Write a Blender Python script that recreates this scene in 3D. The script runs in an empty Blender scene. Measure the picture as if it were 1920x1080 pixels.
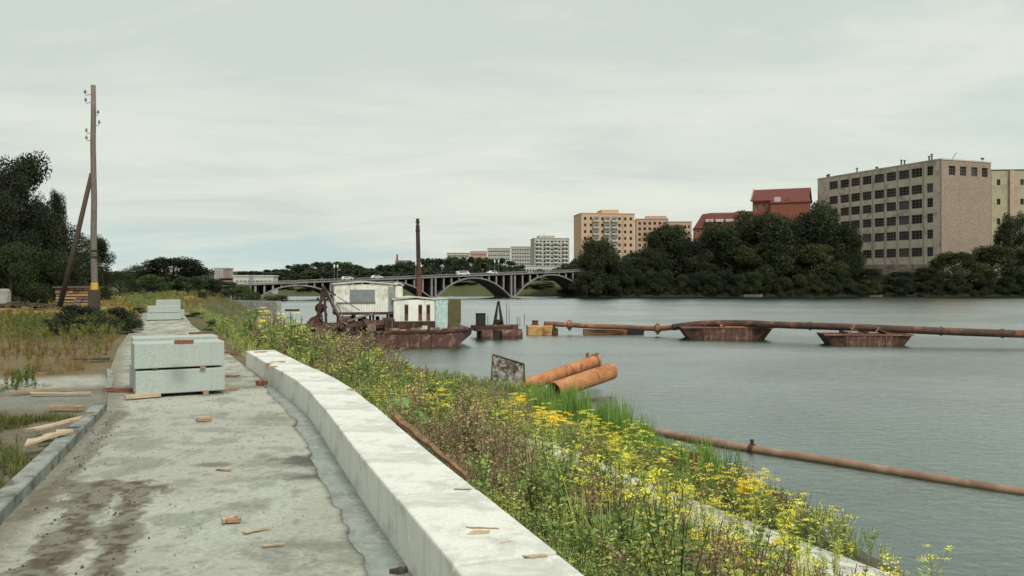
import bpy, math, random
import numpy as np
from mathutils import Vector, Matrix
R = math.radians
random.seed(7); rng = np.random.default_rng(11)

# ---------------------------------------------------------------- camera, sky, sun, exposure
FPX, CX, HY, H = 1550.0, 960.0, 527.0, 4.6      # focal length and horizon in photograph pixels, eye height over the water
PZ = 3.0                                        # height of the promenade over the water
sc = bpy.context.scene
col = sc.collection
cam_d = bpy.data.cameras.new('camera'); cam = bpy.data.objects.new('camera', cam_d); col.objects.link(cam)
cam_d.sensor_width = 36.0; cam_d.lens = 36.0*FPX/1920.0
cam_d.shift_y = -(540.0-HY)/1920.0
cam.location = (0, 0, H); cam.rotation_euler = (R(90), 0, 0)
cam_d.clip_start = 0.1; cam_d.clip_end = 8000
sc.camera = cam
sc.view_settings.view_transform = 'Standard'; sc.view_settings.look = 'None'
sc.view_settings.gamma = 1.0; sc.view_settings.exposure = 0.30
sc.render.engine = 'CYCLES'
sc.cycles.max_bounces = 6; sc.cycles.transparent_max_bounces = 6

SUN_EL, SUN_AZ = R(50), R(150)                  # azimuth clockwise from +Y: behind and to the right of the viewer
world = bpy.data.worlds.new('World'); sc.world = world; world.use_nodes = True
nt = world.node_tree; nt.nodes.clear()
def N(tree, typ, **kw):
    n = tree.nodes.new(typ)
    for k, v in kw.items(): setattr(n, k, v)
    return n
def mth(tree, op, a, b=None, clamp=False):
    n = tree.nodes.new('ShaderNodeMath'); n.operation = op; n.use_clamp = clamp
    for i, v in enumerate((a, b)):
        if v is None: continue
        if isinstance(v, (int, float)): n.inputs[i].default_value = v
        else: tree.links.new(v, n.inputs[i])
    return n.outputs[0]
def mixc(tree, fac, a, b, blend='MIX'):
    n = tree.nodes.new('ShaderNodeMix'); n.data_type = 'RGBA'; n.blend_type = blend
    for sock, v in ((n.inputs[0], fac), (n.inputs[6], a), (n.inputs[7], b)):
        if isinstance(v, (int, float)): sock.default_value = v
        elif isinstance(v, tuple): sock.default_value = (*v[:3], 1)
        else: tree.links.new(v, sock)
    return n.outputs[2]
def ramp(tree, fac, stops):
    n = tree.nodes.new('ShaderNodeValToRGB'); tree.links.new(fac, n.inputs[0])
    e = n.color_ramp.elements
    while len(e) < len(stops): e.new(0.5)
    for i, (p, c) in enumerate(stops):
        e[i].position = p
        e[i].color = (c, c, c, 1) if isinstance(c, (int, float)) else (*c, 1)
    return n.outputs[0]
def noise(tree, vec, scale, detail=4, rough=0.55, dist=0.0):
    n = tree.nodes.new('ShaderNodeTexNoise'); n.inputs['Scale'].default_value = scale
    n.inputs['Detail'].default_value = detail; n.inputs['Roughness'].default_value = rough
    n.inputs['Distortion'].default_value = dist
    if vec is not None: tree.links.new(vec, n.inputs['Vector'])
    return n.outputs['Fac']
sky = N(nt, 'ShaderNodeTexSky', sky_type='NISHITA'); sky.sun_disc = False
sky.sun_elevation = SUN_EL; sky.sun_rotation = SUN_AZ; sky.air_density = 1.2; sky.dust_density = 3
tc = N(nt, 'ShaderNodeTexCoord'); sp = N(nt, 'ShaderNodeSeparateXYZ'); nt.links.new(tc.outputs['Generated'], sp.inputs[0])
zc = mth(nt, 'MAXIMUM', sp.outputs[2], 0.0)
den = mth(nt, 'ADD', zc, 0.13)
cb = N(nt, 'ShaderNodeCombineXYZ')
nt.links.new(mth(nt, 'DIVIDE', sp.outputs[0], den), cb.inputs[0]); nt.links.new(mth(nt, 'DIVIDE', sp.outputs[1], den), cb.inputs[1])
mp = N(nt, 'ShaderNodeMapping'); mp.inputs['Scale'].default_value = (0.62, 1.0, 1); mp.inputs['Location'].default_value = (3.1, 1.7, 0)
mp.inputs['Rotation'].default_value = (0, 0, R(6))
nt.links.new(cb.outputs[0], mp.inputs[0])
n1 = noise(nt, mp.outputs[0], 1.0, 10, 0.62, 0.5)
n2 = noise(nt, mp.outputs[0], 0.37, 3, 0.5, 0.2)
cl = mth(nt, 'ADD', mth(nt, 'MULTIPLY', n1, 0.6), mth(nt, 'MULTIPLY', n2, 0.4))
clouds = ramp(nt, cl, [(0.40, (0.52, 0.57, 0.53)), (0.49, (0.60, 0.638, 0.572)), (0.56, (0.65, 0.675, 0.60)), (0.64, (0.675, 0.695, 0.62))])
# bluer gap under the cloud sheet, low on the left
left = mth(nt, 'MULTIPLY', sp.outputs[0], -1.0)
lm = ramp(nt, left, [(0.08, 0.0), (0.22, 1.0)])
em = ramp(nt, zc, [(0.0, 0.55), (0.035, 0.9), (0.075, 0.0), (1.0, 0.0)])
gap = mth(nt, 'MULTIPLY', mth(nt, 'MULTIPLY', lm, em), ramp(nt, n1, [(0.35, 1.0), (0.62, 0.35)]))
skyc = mixc(nt, gap, clouds, (0.43, 0.56, 0.56))
# thinner, bluer cloud towards the right
rm = mth(nt, 'MULTIPLY', ramp(nt, sp.outputs[0], [(0.20, 0.0), (0.55, 1.0)]), ramp(nt, n1, [(0.40, 0.75), (0.60, 0.05)]))
skyc = mixc(nt, rm, skyc, (0.47, 0.575, 0.535))
bg1 = N(nt, 'ShaderNodeBackground'); bg1.inputs[1].default_value = 0.94; nt.links.new(skyc, bg1.inputs[0])
bg2 = N(nt, 'ShaderNodeBackground'); bg2.inputs[1].default_value = 0.006; nt.links.new(sky.outputs[0], bg2.inputs[0])
ad = N(nt, 'ShaderNodeAddShader'); nt.links.new(bg1.outputs[0], ad.inputs[0]); nt.links.new(bg2.outputs[0], ad.inputs[1])
wo = N(nt, 'ShaderNodeOutputWorld'); nt.links.new(ad.outputs[0], wo.inputs[0])
sun_d = bpy.data.lights.new('sun', 'SUN'); sun_d.energy = 2.2; sun_d.angle = R(18); sun_d.color = (1.0, 0.965, 0.9)
sun = bpy.data.objects.new('sun', sun_d); col.objects.link(sun)
sdir = Vector((math.sin(SUN_AZ)*math.cos(SUN_EL), math.cos(SUN_AZ)*math.cos(SUN_EL), math.sin(SUN_EL)))
sun.rotation_euler = sdir.to_track_quat('Z', 'Y').to_euler(); sun.location = (30, -40, 60)

# ---------------------------------------------------------------- measuring the photograph
def W(px, py, z):            # the point of height z seen at a photograph pixel
    D = (H - z)*FPX/(py - HY); return Vector(((px-CX)/FPX*D, D, z))
def A(px, D, py=None, z=None):   # the point at distance D
    return Vector(((px-CX)/FPX*D, D, z if z is not None else H - (py-HY)*D/FPX))

# ---------------------------------------------------------------- materials
def mat(name, c1, c2=None, scale=3.0, rough=0.8, bump=0.0, bscale=None, metallic=0.0, c3=None, s3=0.6, spec=0.3, stretch=(1, 1, 1), lo=0.35, hi=0.65, bdist=0.02):
    m = bpy.data.materials.new(name); m.use_nodes = True; t = m.node_tree
    b = t.nodes['Principled BSDF']; b.inputs['Roughness'].default_value = rough
    b.inputs['Metallic'].default_value = metallic; b.inputs['Specular IOR Level'].default_value = spec
    tc = N(t, 'ShaderNodeTexCoord'); mp = N(t, 'ShaderNodeMapping'); mp.inputs['Scale'].default_value = stretch
    t.links.new(tc.outputs['Object'], mp.inputs[0]); v = mp.outputs[0]
    if c2 is None: c2 = tuple(x*0.8 for x in c1)
    f = ramp(t, noise(t, v, scale, 8, 0.65), [(lo, 0.0), (hi, 1.0)])
    c = mixc(t, f, c1, c2)
    if c3 is not None:
        g = ramp(t, noise(t, v, scale*s3, 5, 0.7, 0.6), [(0.52, 0.0), (0.62, 1.0)])
        c = mixc(t, g, c, c3)
    t.links.new(c, b.inputs['Base Color'])
    if bump:
        bn = N(t, 'ShaderNodeBump'); bn.inputs['Strength'].default_value = bump; bn.inputs['Distance'].default_value = bdist
        t.links.new(noise(t, v, bscale or scale*4, 8, 0.7), bn.inputs['Height']); t.links.new(bn.outputs[0], b.inputs['Normal'])
    return m
def mat_attr(name, rough=0.65, trans=0.0, fine=0.0, fscale=20, bump=0.0, spec=0.2):   # colour stored with each leaf or patch
    m = bpy.data.materials.new(name); m.use_nodes = True; t = m.node_tree
    b = t.nodes['Principled BSDF']; b.inputs['Roughness'].default_value = rough; b.inputs['Specular IOR Level'].default_value = spec
    at = N(t, 'ShaderNodeAttribute', attribute_name='Col'); c = at.outputs['Color']
    if fine:
        tc = N(t, 'ShaderNodeTexCoord')
        f = noise(t, tc.outputs['Object'], fscale, 8, 0.75)
        c = mixc(t, 1.0, c, ramp(t, f, [(0.3, 1-fine), (0.7, 1+0.0)]), 'MULTIPLY')
        if bump:
            bn = N(t, 'ShaderNodeBump'); bn.inputs['Strength'].default_value = bump; bn.inputs['Distance'].default_value = 0.03
            t.links.new(f, bn.inputs['Height']); t.links.new(bn.outputs[0], b.inputs['Normal'])
    t.links.new(c, b.inputs['Base Color'])
    if trans:
        tr = N(t, 'ShaderNodeBsdfTranslucent'); t.links.new(c, tr.inputs[0])
        mx = N(t, 'ShaderNodeMixShader'); mx.inputs[0].default_value = trans
        t.links.new(b.outputs[0], mx.inputs[1]); t.links.new(tr.outputs[0], mx.inputs[2])
        t.links.new(mx.outputs[0], t.nodes['Material Output'].inputs['Surface'])
    return m
M = {}
M['leaf'] = mat_attr('leaf', 0.6, 0.25)
t = M['leaf'].node_tree; oi = N(t, 'ShaderNodeObjectInfo')       # each crown and plant has its own tone
tone = ramp(t, oi.outputs['Random'], [(0.0, (0.66, 0.68, 0.74)), (0.5, (0.88, 0.88, 0.84)), (1.0, (1.22, 1.18, 0.95))])
cm = mixc(t, 1.0, [n_ for n_ in t.nodes if n_.type == 'ATTRIBUTE'][0].outputs['Color'], tone, 'MULTIPLY')
t.links.new(cm, t.nodes['Principled BSDF'].inputs['Base Color']); t.links.new(cm, [n_ for n_ in t.nodes if n_.type == 'BSDF_TRANSLUCENT'][0].inputs[0])
M['weed'] = mat_attr('weed', 0.6, 0.3)
t = M['weed'].node_tree; oi = N(t, 'ShaderNodeObjectInfo')
cm = mixc(t, 1.0, [n_ for n_ in t.nodes if n_.type == 'ATTRIBUTE'][0].outputs['Color'], ramp(t, oi.outputs['Random'], [(0.0, 1.0), (1.0, 1.0)]), 'MULTIPLY')
hs_ = N(t, 'ShaderNodeHueSaturation'); hs_.inputs['Value'].default_value = 1.6; hs_.inputs['Saturation'].default_value = 0.97; t.links.new(cm, hs_.inputs['Color'])
t.links.new(hs_.outputs[0], t.nodes['Principled BSDF'].inputs['Base Color']); t.links.new(hs_.outputs[0], [n_ for n_ in t.nodes if n_.type == 'BSDF_TRANSLUCENT'][0].inputs[0])
M['ground'] = mat_attr('ground', 0.95, 0, 0.45, 9, 0.6)
M['paving'] = mat_attr('paving', 0.9, 0, 0.42, 26, 0.55)
M['bark'] = mat('bark', (0.09, 0.075, 0.06), (0.03, 0.026, 0.022), 4, 0.95, 0.7, stretch=(1, 1, 0.3))
M['block'] = mat('block', (0.48, 0.535, 0.48), (0.27, 0.31, 0.285), 85, 0.85, 0.12, 140, c3=(0.38, 0.42, 0.39), s3=0.03)
M['parapet'] = mat('parapet', (0.73, 0.73, 0.665), (0.60, 0.605, 0.55), 55, 0.85, 0.2, 90, c3=(0.50, 0.51, 0.455), s3=0.035)
M['kerb'] = mat('kerb', (0.30, 0.32, 0.295), (0.17, 0.18, 0.16), 5, 0.9, 0.5, 30, c3=(0.12, 0.10, 0.07))
M['gutter'] = mat('gutter', (0.30, 0.33, 0.30), (0.19, 0.215, 0.20), 5, 0.85, 0.4, 30, c3=(0.34, 0.36, 0.32), s3=2)
M['slab'] = mat('slab', (0.62, 0.64, 0.58), (0.42, 0.43, 0.37), 2.5, 0.9, 0.3, 20, c3=(0.25, 0.22, 0.15), s3=2)
M['wood'] = mat('wood', (0.42, 0.27, 0.15), (0.26, 0.165, 0.09), 6, 0.8, 0.3, stretch=(1, 8, 8))
M['pale_wood'] = mat('pale_wood', (0.54, 0.44, 0.30), (0.36, 0.28, 0.18), 6, 0.8, 0.3, stretch=(1, 8, 8))
M['red_wood'] = mat('red_wood', (0.28, 0.11, 0.06), (0.16, 0.07, 0.045), 8, 0.85, 0.4, stretch=(1, 5, 5))
M['dark_wood'] = mat('dark_wood', (0.10, 0.075, 0.055), (0.05, 0.04, 0.03), 8, 0.9, 0.5, stretch=(1, 6, 6))
M['old_wood'] = mat('old_wood', (0.22, 0.19, 0.155), (0.12, 0.10, 0.085), 5, 0.9, 0.5, stretch=(6, 6, 0.6))
M['rust'] = mat('rust', (0.125, 0.060, 0.048), (0.062, 0.038, 0.034), 1.6, 0.9, 0.4, 12, c3=(0.22, 0.13, 0.10), s3=1.4)
M['dark_rust'] = mat('dark_rust', (0.075, 0.04, 0.032), (0.035, 0.024, 0.02), 2, 0.9, 0.4, 12, c3=(0.12, 0.055, 0.035))
M['bright_rust'] = mat('bright_rust', (0.50, 0.23, 0.10), (0.34, 0.13, 0.055), 2.2, 0.8, 0.3, 14, c3=(0.22, 0.09, 0.045), s3=0.8)
M['pipe_rust'] = mat('pipe_rust', (0.24, 0.125, 0.075), (0.13, 0.07, 0.05), 1.5, 0.85, 0.4, 12, c3=(0.34, 0.15, 0.075), s3=0.5)
M['far_pipe'] = mat('far_pipe', (0.105, 0.062, 0.048), (0.055, 0.036, 0.030), 1.5, 0.9, 0.4, 12, c3=(0.22, 0.095, 0.055), s3=0.4)
M['ochre'] = mat('ochre', (0.55, 0.36, 0.13), (0.38, 0.22, 0.08), 2, 0.8, 0.3, 12, c3=(0.22, 0.10, 0.05))
M['white_paint'] = mat('white_paint', (0.78, 0.79, 0.71), (0.62, 0.62, 0.53), 1.4, 0.7, 0.15, 10, c3=(0.50, 0.46, 0.36), s3=1.2, stretch=(1, 1, 0.4))
M['roof_pale'] = mat('roof_pale', (0.60, 0.60, 0.52), (0.42, 0.41, 0.36), 1.4, 0.8, 0.2, 10)
M['grey_glass'] = mat('grey_glass', (0.22, 0.25, 0.25), (0.16, 0.19, 0.19), 2, 0.35, 0.0, spec=0.5)
M['grey_paint'] = mat('grey_paint', (0.28, 0.31, 0.29), (0.20, 0.22, 0.21), 2, 0.8, 0.1)
M['red_paint'] = mat('red_paint', (0.17, 0.055, 0.045), (0.10, 0.04, 0.035), 3, 0.7)
M['teal'] = mat('teal', (0.42, 0.56, 0.53), (0.32, 0.45, 0.43), 4, 0.6, 0.1, c3=(0.62, 0.70, 0.66), s3=1.5)
M['brown_board'] = mat('brown_board', (0.13, 0.105, 0.05), (0.085, 0.07, 0.035), 5, 0.9, 0.3)
M['black'] = mat('black', (0.02, 0.02, 0.02), (0.035, 0.03, 0.028), 5, 0.8, 0.2)
M['metal'] = mat('metal', (0.20, 0.20, 0.19), (0.12, 0.11, 0.10), 5, 0.6, 0.1)
M['yellow'] = mat('yellow', (0.62, 0.42, 0.04), (0.5, 0.32, 0.04), 10, 0.6)
M['stained'] = mat('stained', (0.36, 0.34, 0.28), (0.075, 0.06, 0.045), 3.2, 0.85, 0.3, 20, c3=(0.05, 0.045, 0.035), s3=1.7, lo=0.42, hi=0.56)
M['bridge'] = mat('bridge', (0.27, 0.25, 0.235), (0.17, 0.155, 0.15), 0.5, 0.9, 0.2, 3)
M['bridge_shaded'] = mat('bridge_shaded', (0.085, 0.072, 0.07), (0.05, 0.043, 0.043), 0.6, 0.9, 0.2, 3)  # darker copy of the bridge concrete; shade behind the face put into the colour
M['stone'] = mat('stone', (0.36, 0.36, 0.33), (0.20, 0.20, 0.18), 2.2, 0.9, 0.4, 6)
M['pane'] = mat('pane', (0.016, 0.013, 0.014), (0.034, 0.030, 0.030), 0.9, 0.45, 0, spec=0.12)
M['pane_glint'] = mat('pane_glint', (0.075, 0.072, 0.070), (0.02, 0.018, 0.018), 0.5, 0.3, 0, spec=0.3, lo=.45, hi=.55)  # window glass with a pale sky glint put into its colour
M['pane_black'] = mat('pane_black', (0.009, 0.008, 0.008), (0.014, 0.012, 0.012), 0.9, 0.8, 0, spec=0.05)
M['frame'] = mat('frame', (0.085, 0.072, 0.065), (0.09, 0.08, 0.07), 4, 0.8)
M['frame_white'] = mat('frame_white', (0.55, 0.55, 0.5), (0.45, 0.45, 0.4), 4, 0.8)
M['asphalt'] = mat('asphalt', (0.055, 0.055, 0.055), (0.04, 0.04, 0.04), 3, 0.95)
M['car_white'] = mat('car_white', (0.75, 0.76, 0.74), (0.70, 0.7, 0.68), 2, 0.3, spec=0.5)
M['car_dark'] = mat('car_dark', (0.05, 0.03, 0.03), (0.04, 0.03, 0.03), 2, 0.3, spec=0.5)
M['lamp_glass'] = mat('lamp_glass', (0.72, 0.74, 0.66), (0.66, 0.66, 0.55), 2, 0.4)
def brick(name, c1, c2, mortar, scale, rough=0.9, grime=(0.3, 0.25, 0.2), row=0.25, bw=0.5):
    m = bpy.data.materials.new(name); m.use_nodes = True; t = m.node_tree; b = t.nodes['Principled BSDF']
    b.inputs['Roughness'].default_value = rough; b.inputs['Specular IOR Level'].default_value = 0.2
    tc = N(t, 'ShaderNodeTexCoord'); s = N(t, 'ShaderNodeSeparateXYZ'); t.links.new(tc.outputs['Object'], s.inputs[0])
    cb = N(t, 'ShaderNodeCombineXYZ'); t.links.new(mth(t, 'ADD', s.outputs[0], s.outputs[1]), cb.inputs[0]); t.links.new(s.outputs[2], cb.inputs[1])
    bt = N(t, 'ShaderNodeTexBrick'); t.links.new(cb.outputs[0], bt.inputs[0]); bt.inputs['Scale'].default_value = scale
    bt.inputs['Color1'].default_value = (*c1, 1); bt.inputs['Color2'].default_value = (*c2, 1); bt.inputs['Mortar'].default_value = (*mortar, 1)
    bt.inputs['Row Height'].default_value = row; bt.inputs['Brick Width'].default_value = bw; bt.inputs['Mortar Size'].default_value = 0.02
    g = ramp(t, noise(t, tc.outputs['Object'], 0.16, 6, 0.6, 0.4), [(0.42, 0.0), (0.7, 0.45)])
    g2 = noise(t, tc.outputs['Object'], 1.7, 6, 0.75)
    c = mixc(t, g, bt.outputs[0], grime)
    c = mixc(t, 1.0, c, ramp(t, g2, [(0.3, 0.72), (0.7, 1.2)]), 'MULTIPLY')
    t.links.new(c, b.inputs['Base Color']); return m
M['tan_brick'] = brick('tan_brick', (0.34, 0.265, 0.20), (0.22, 0.17, 0.13), (0.35, 0.29, 0.23), 1.0, grime=(0.22, 0.19, 0.14))
M['tan_panel'] = mat('tan_panel', (0.52, 0.455, 0.37), (0.41, 0.355, 0.29), 0.35, 0.9, 0.2, 2, c3=(0.30, 0.26, 0.21), s3=0.6)
M['orange_brick'] = brick('orange_brick', (0.60, 0.41, 0.26), (0.50, 0.335, 0.22), (0.60, 0.46, 0.32), 0.8, grime=(0.52, 0.38, 0.26))
M['pink_brick'] = brick('pink_brick', (0.50, 0.33, 0.22), (0.42, 0.28, 0.2), (0.55, 0.42, 0.32), 0.8, grime=(0.42, 0.33, 0.26))
M['grey_panel'] = brick('grey_panel', (0.48, 0.48, 0.42), (0.40, 0.40, 0.35), (0.28, 0.28, 0.25), 0.25, grime=(0.40, 0.40, 0.36), row=0.72, bw=0.9)
M['red_brick'] = brick('red_brick', (0.27, 0.09, 0.055), (0.21, 0.07, 0.047), (0.32, 0.14, 0.09), 1.2, grime=(0.24, 0.09, 0.06))
M['red_roof'] = mat('red_roof', (0.15, 0.048, 0.040), (0.12, 0.034, 0.03), 1, 0.8, 0.2)
M['yellow_wall'] = mat('yellow_wall', (0.42, 0.375, 0.25), (0.36, 0.32, 0.215), 0.5, 0.9, c3=(0.31, 0.275, 0.20))
M['pink_wall'] = mat('pink_wall', (0.30, 0.235, 0.215), (0.24, 0.185, 0.17), 0.5, 0.9)

for key, sc_, dark in (('parapet', 1.0, 0.62), ('block', 1.3, 0.75)):       # damp streaks down the faces, grime blots and small chips
    t = M[key].node_tree; b = t.nodes['Principled BSDF']; src = b.inputs['Base Color'].links[0].from_socket
    tc = N(t, 'ShaderNodeTexCoord'); mp = N(t, 'ShaderNodeMapping'); mp.inputs['Scale'].default_value = (7, 7, 0.7); t.links.new(tc.outputs['Object'], mp.inputs[0])
    c = mixc(t, ramp(t, noise(t, mp.outputs[0], 1.0, 6, 0.7), [(0.52, 0.0), (0.74, 0.38)]), src, (0.27, 0.275, 0.235))
    c = mixc(t, ramp(t, noise(t, tc.outputs['Object'], 2.2*sc_, 8, 0.75, 0.8), [(0.54, 0.0), (0.72, 0.24)]), c, (0.36, 0.355, 0.30))
    vo = N(t, 'ShaderNodeTexVoronoi'); vo.inputs['Scale'].default_value = 9; t.links.new(tc.outputs['Object'], vo.inputs['Vector'])
    c = mixc(t, ramp(t, vo.outputs['Distance'], [(0.03, 0.7), (0.075, 0.0)]), c, (0.20, 0.19, 0.165))
    t.links.new(c, b.inputs['Base Color'])
# ---------------------------------------------------------------- object helpers
def tag(o, label=None, cat=None, group=None, kind=None):
    if label: o['label'] = label
    if cat: o['category'] = cat
    if group: o['group'] = group
    if kind: o['kind'] = kind
    return o
def empty(name, loc=(0, 0, 0), rz=0.0, label=None, cat=None, group=None):
    o = bpy.data.objects.new(name, None); col.objects.link(o); o.location = loc; o.rotation_euler = (0, 0, rz)
    return tag(o, label, cat, group)
class MB:
    def __init__(s): s.v = []; s.f = []; s.mi = []
    def add(s, vs, fs, mi=0):
        b = len(s.v); s.v += [tuple(p) for p in vs]; s.f += [tuple(b+i for i in f) for f in fs]; s.mi += [mi]*len(fs); return s
    def hexa(s, p, mi=0):      # p: 4 bottom corners, 4 top corners, same winding (counter-clockwise from above)
        return s.add(p, [(3, 2, 1, 0), (4, 5, 6, 7), (0, 1, 5, 4), (1, 2, 6, 5), (2, 3, 7, 6), (3, 0, 4, 7)], mi)
    def box(s, x0, x1, y0, y1, z0, z1, mi=0):
        return s.hexa([(x0, y0, z0), (x1, y0, z0), (x1, y1, z0), (x0, y1, z0), (x0, y0, z1), (x1, y0, z1), (x1, y1, z1), (x0, y1, z1)], mi)
    def tube(s, p0, p1, r0, r1=None, n=10, mi=0, cap=True):
        p0, p1 = Vector(p0), Vector(p1); r1 = r0 if r1 is None else r1
        d = (p1-p0).normalized(); a = d.orthogonal().normalized(); b = d.cross(a)
        vs = []
        for p, r in ((p0, r0), (p1, r1)):
            for i in range(n):
                t = 2*math.pi*i/n; vs.append(p + (a*math.cos(t)+b*math.sin(t))*r)
        fs = [(i, (i+1) % n, n+(i+1) % n, n+i) for i in range(n)]
        if cap: fs += [tuple(range(n-1, -1, -1)), tuple(range(n, 2*n))]
        return s.add(vs, fs, mi)
    def bar(s, p0, p1, w, h, mi=0):     # rectangular bar, w sideways, h upwards
        p0, p1 = Vector(p0), Vector(p1); d = (p1-p0).normalized(); up = Vector((0, 0, 1))
        if abs(d.z) > 0.95: up = Vector((0, 1, 0))
        a = d.cross(up).normalized()*w/2; b = a.cross(d).normalized()*h/2
        return s.hexa([p0-a-b, p0+a-b, p1+a-b, p1-a-b, p0-a+b, p0+a+b, p1+a+b, p1-a+b], mi)
    def path(s, pts, r, n=10, mi=0):    # a swept pipe
        pts = [Vector(p) for p in pts]; rs = r if isinstance(r, list) else [r]*len(pts); vs = []; a = None
        for i, p in enumerate(pts):
            d = (pts[min(i+1, len(pts)-1)]-pts[max(i-1, 0)]).normalized()
            a = d.orthogonal().normalized() if a is None else (a - d*a.dot(d)).normalized(); b = d.cross(a)
            for k in range(n):
                t = 2*math.pi*k/n; vs.append(p+(a*math.cos(t)+b*math.sin(t))*rs[i])
        fs = [(i*n+k, i*n+(k+1) % n, (i+1)*n+(k+1) % n, (i+1)*n+k) for i in range(len(pts)-1) for k in range(n)]
        fs += [tuple(range(n-1, -1, -1)), tuple((len(pts)-1)*n+k for k in range(n))]
        return s.add(vs, fs, mi)
    def build(s, name, m, parent=None, bevel=0.0, smooth=False, label=None):
        me = bpy.data.meshes.new(name); me.from_pydata(s.v, [], s.f); me.validate()
        for mm in (m if isinstance(m, (list, tuple)) else [m]): me.materials.append(mm)
        if len(s.mi) == len(me.polygons): me.polygons.foreach_set('material_index', s.mi)
        if smooth: me.polygons.foreach_set('use_smooth', [len(f.vertices) == 4 for f in me.polygons])
        me.update()
        o = bpy.data.objects.new(name, me); col.objects.link(o); o.parent = parent
        if bevel:
            b = o.modifiers.new('bevel', 'BEVEL'); b.width = bevel; b.segments = 2; b.limit_method = 'ANGLE'
        if label: o['label'] = label
        return o
def copy_tree(o, parent=None, kids=None):
    c = o.copy(); col.objects.link(c); c.parent = parent
    for ch in (kids[o] if kids and o in kids else o.children): copy_tree(ch, c)
    return c
def quads_mesh(name, V, C, m, parent=None):      # V (n,4,3), C (n,3): one leaf or blade per quad, each with its own colour
    n = len(V); me = bpy.data.meshes.new(name)
    me.vertices.add(4*n); me.vertices.foreach_set('co', np.ascontiguousarray(V, dtype=np.float32).ravel())
    me.loops.add(4*n); me.loops.foreach_set('vertex_index', np.arange(4*n, dtype=np.int32))
    me.polygons.add(n); me.polygons.foreach_set('loop_start', np.arange(0, 4*n, 4, dtype=np.int32))
    me.update(calc_edges=True)
    a = me.color_attributes.new('Col', 'FLOAT_COLOR', 'POINT')
    cc = np.ones((n, 4, 4), dtype=np.float32); cc[:, :, :3] = np.asarray(C, dtype=np.float32)[:, None, :]
    a.data.foreach_set('color', cc.ravel()); me.materials.append(m); me.validate()
    o = bpy.data.objects.new(name, me); col.objects.link(o); o.parent = parent
    return o
def unit(a): return a/np.maximum(np.linalg.norm(a, axis=-1, keepdims=True), 1e-9)
def leaves(c, d, L, Wd, g=rng):                 # diamond leaves: base c, direction d
    n = len(c); r = unit(g.normal(size=(n, 3))); s = unit(np.cross(d, r))
    L = np.broadcast_to(L, (n,))[:, None]; Wd = np.broadcast_to(Wd, (n,))[:, None]
    m = c + d*L*0.45
    return np.stack([c, m+s*Wd/2, c+d*L, m-s*Wd/2], axis=1)
# value noise in numpy for ground colours and shapes
_tab = rng.random((256, 256))
def vnoise(x, y, s):
    x = np.asarray(x)*s + 37.7; y = np.asarray(y)*s + 91.3
    xi = np.floor(x).astype(int); yi = np.floor(y).astype(int); fx = x-xi; fy = y-yi
    fx = fx*fx*(3-2*fx); fy = fy*fy*(3-2*fy)
    g = lambda i, j: _tab[i % 256, j % 256]
    return (g(xi, yi)*(1-fx)+g(xi+1, yi)*fx)*(1-fy) + (g(xi, yi+1)*(1-fx)+g(xi+1, yi+1)*fx)*fy
def fbm(x, y, s, o=4):
    t = 0; a = 0.5; w = 0
    for k in range(o): t = t + a*vnoise(x+k*17, y-k*9, s*2**k); w += a; a *= 0.55
    return t/w
def sstep(a, b, x): t = np.clip((x-a)/(b-a), 0, 1); return t*t*(3-2*t)

# ---------------------------------------------------------------- plan of the place
PAR_IN = [(3.2, -6.0), (1.1, 0.0), (-.544, 4.56), (-.883, 5.5), (-1.255, 6.53), (-1.85, 8.27), (-2.37, 9.73), (-3.0, 11.27), (-3.88, 13.1), (-4.99, 15.5)]
PATH_R = PAR_IN + [(-8.6, 23.5), (-11.6, 30.0), (-14.6, 37.0), (-21.0, 52.0)]
PATH_L = [(-0.6, -6.0), (-2.0, 1.0), (-3.35, 5.4), (-4.1, 7.6), (-5.0, 10.2), (-7.2, 14.8), (-9.3, 19.5), (-11.2, 24.0), (-13.6, 30.0), (-16.6, 37.0), (-23.0, 52.0)]
def along(pts, n):
    p = np.array(pts, float); seg = np.linalg.norm(np.diff(p, axis=0), axis=1); s = np.r_[0, np.cumsum(seg)]
    t = np.linspace(0, s[-1], n); return np.c_[np.interp(t, s, p[:, 0]), np.interp(t, s, p[:, 1])]
SHORE = [(11, -200), (9.5, -20), (8.3, 0), (6.9, 9.0), (6.3, 12.5), (5.3, 18.0), (4.3, 23.5), (2.9, 30.0), (2.0, 34.0), (-0.2, 36.5), (-3.0, 39.0), (-6.5, 44.0), (-9.5, 48.5), (-14, 52), (-19, 58), (-24, 66), (-26, 78), (-27, 92), (-28, 101), (-31, 107), (-38, 115), (-46, 132), (-58, 168), (-75, 196), (-112, 222)]
RIVER = SHORE + [(-112, 240), (-64, 256), (-30, 252), (0, 249), (14, 246), (19, 236), (32, 238), (60, 242), (100, 244), (155, 247), (300, 262), (1200, 330), (1200, -200)]
TOP = [(4, -200), (3.9, -6.0), (1.75, 0.0), (0.1, 4.8), (-.3, 6), (-.85, 7.3), (-1.6, 9.3), (-2.2, 11.1), (-3.3, 13.4), (-4.4, 15.8), (-8.0, 23.8), (-11.0, 30.2), (-14, 37.2), (-20, 50), (-27, 62), (-31, 78), (-34, 92), (-37, 106), (-44, 120), (-53, 138), (-66, 175), (-84, 206), (-118, 236)]
PL_LEFT = TOP + [(-3500, 600), (-3500, -200)]
PL_RIGHT = [(-3500, 640), (-118, 262), (-64, 268), (-30, 264), (0, 261), (24, 258), (45, 256), (100, 254), (155, 256), (300, 276), (3500, 500), (3500, 3600), (-3500, 3600)]
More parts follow.
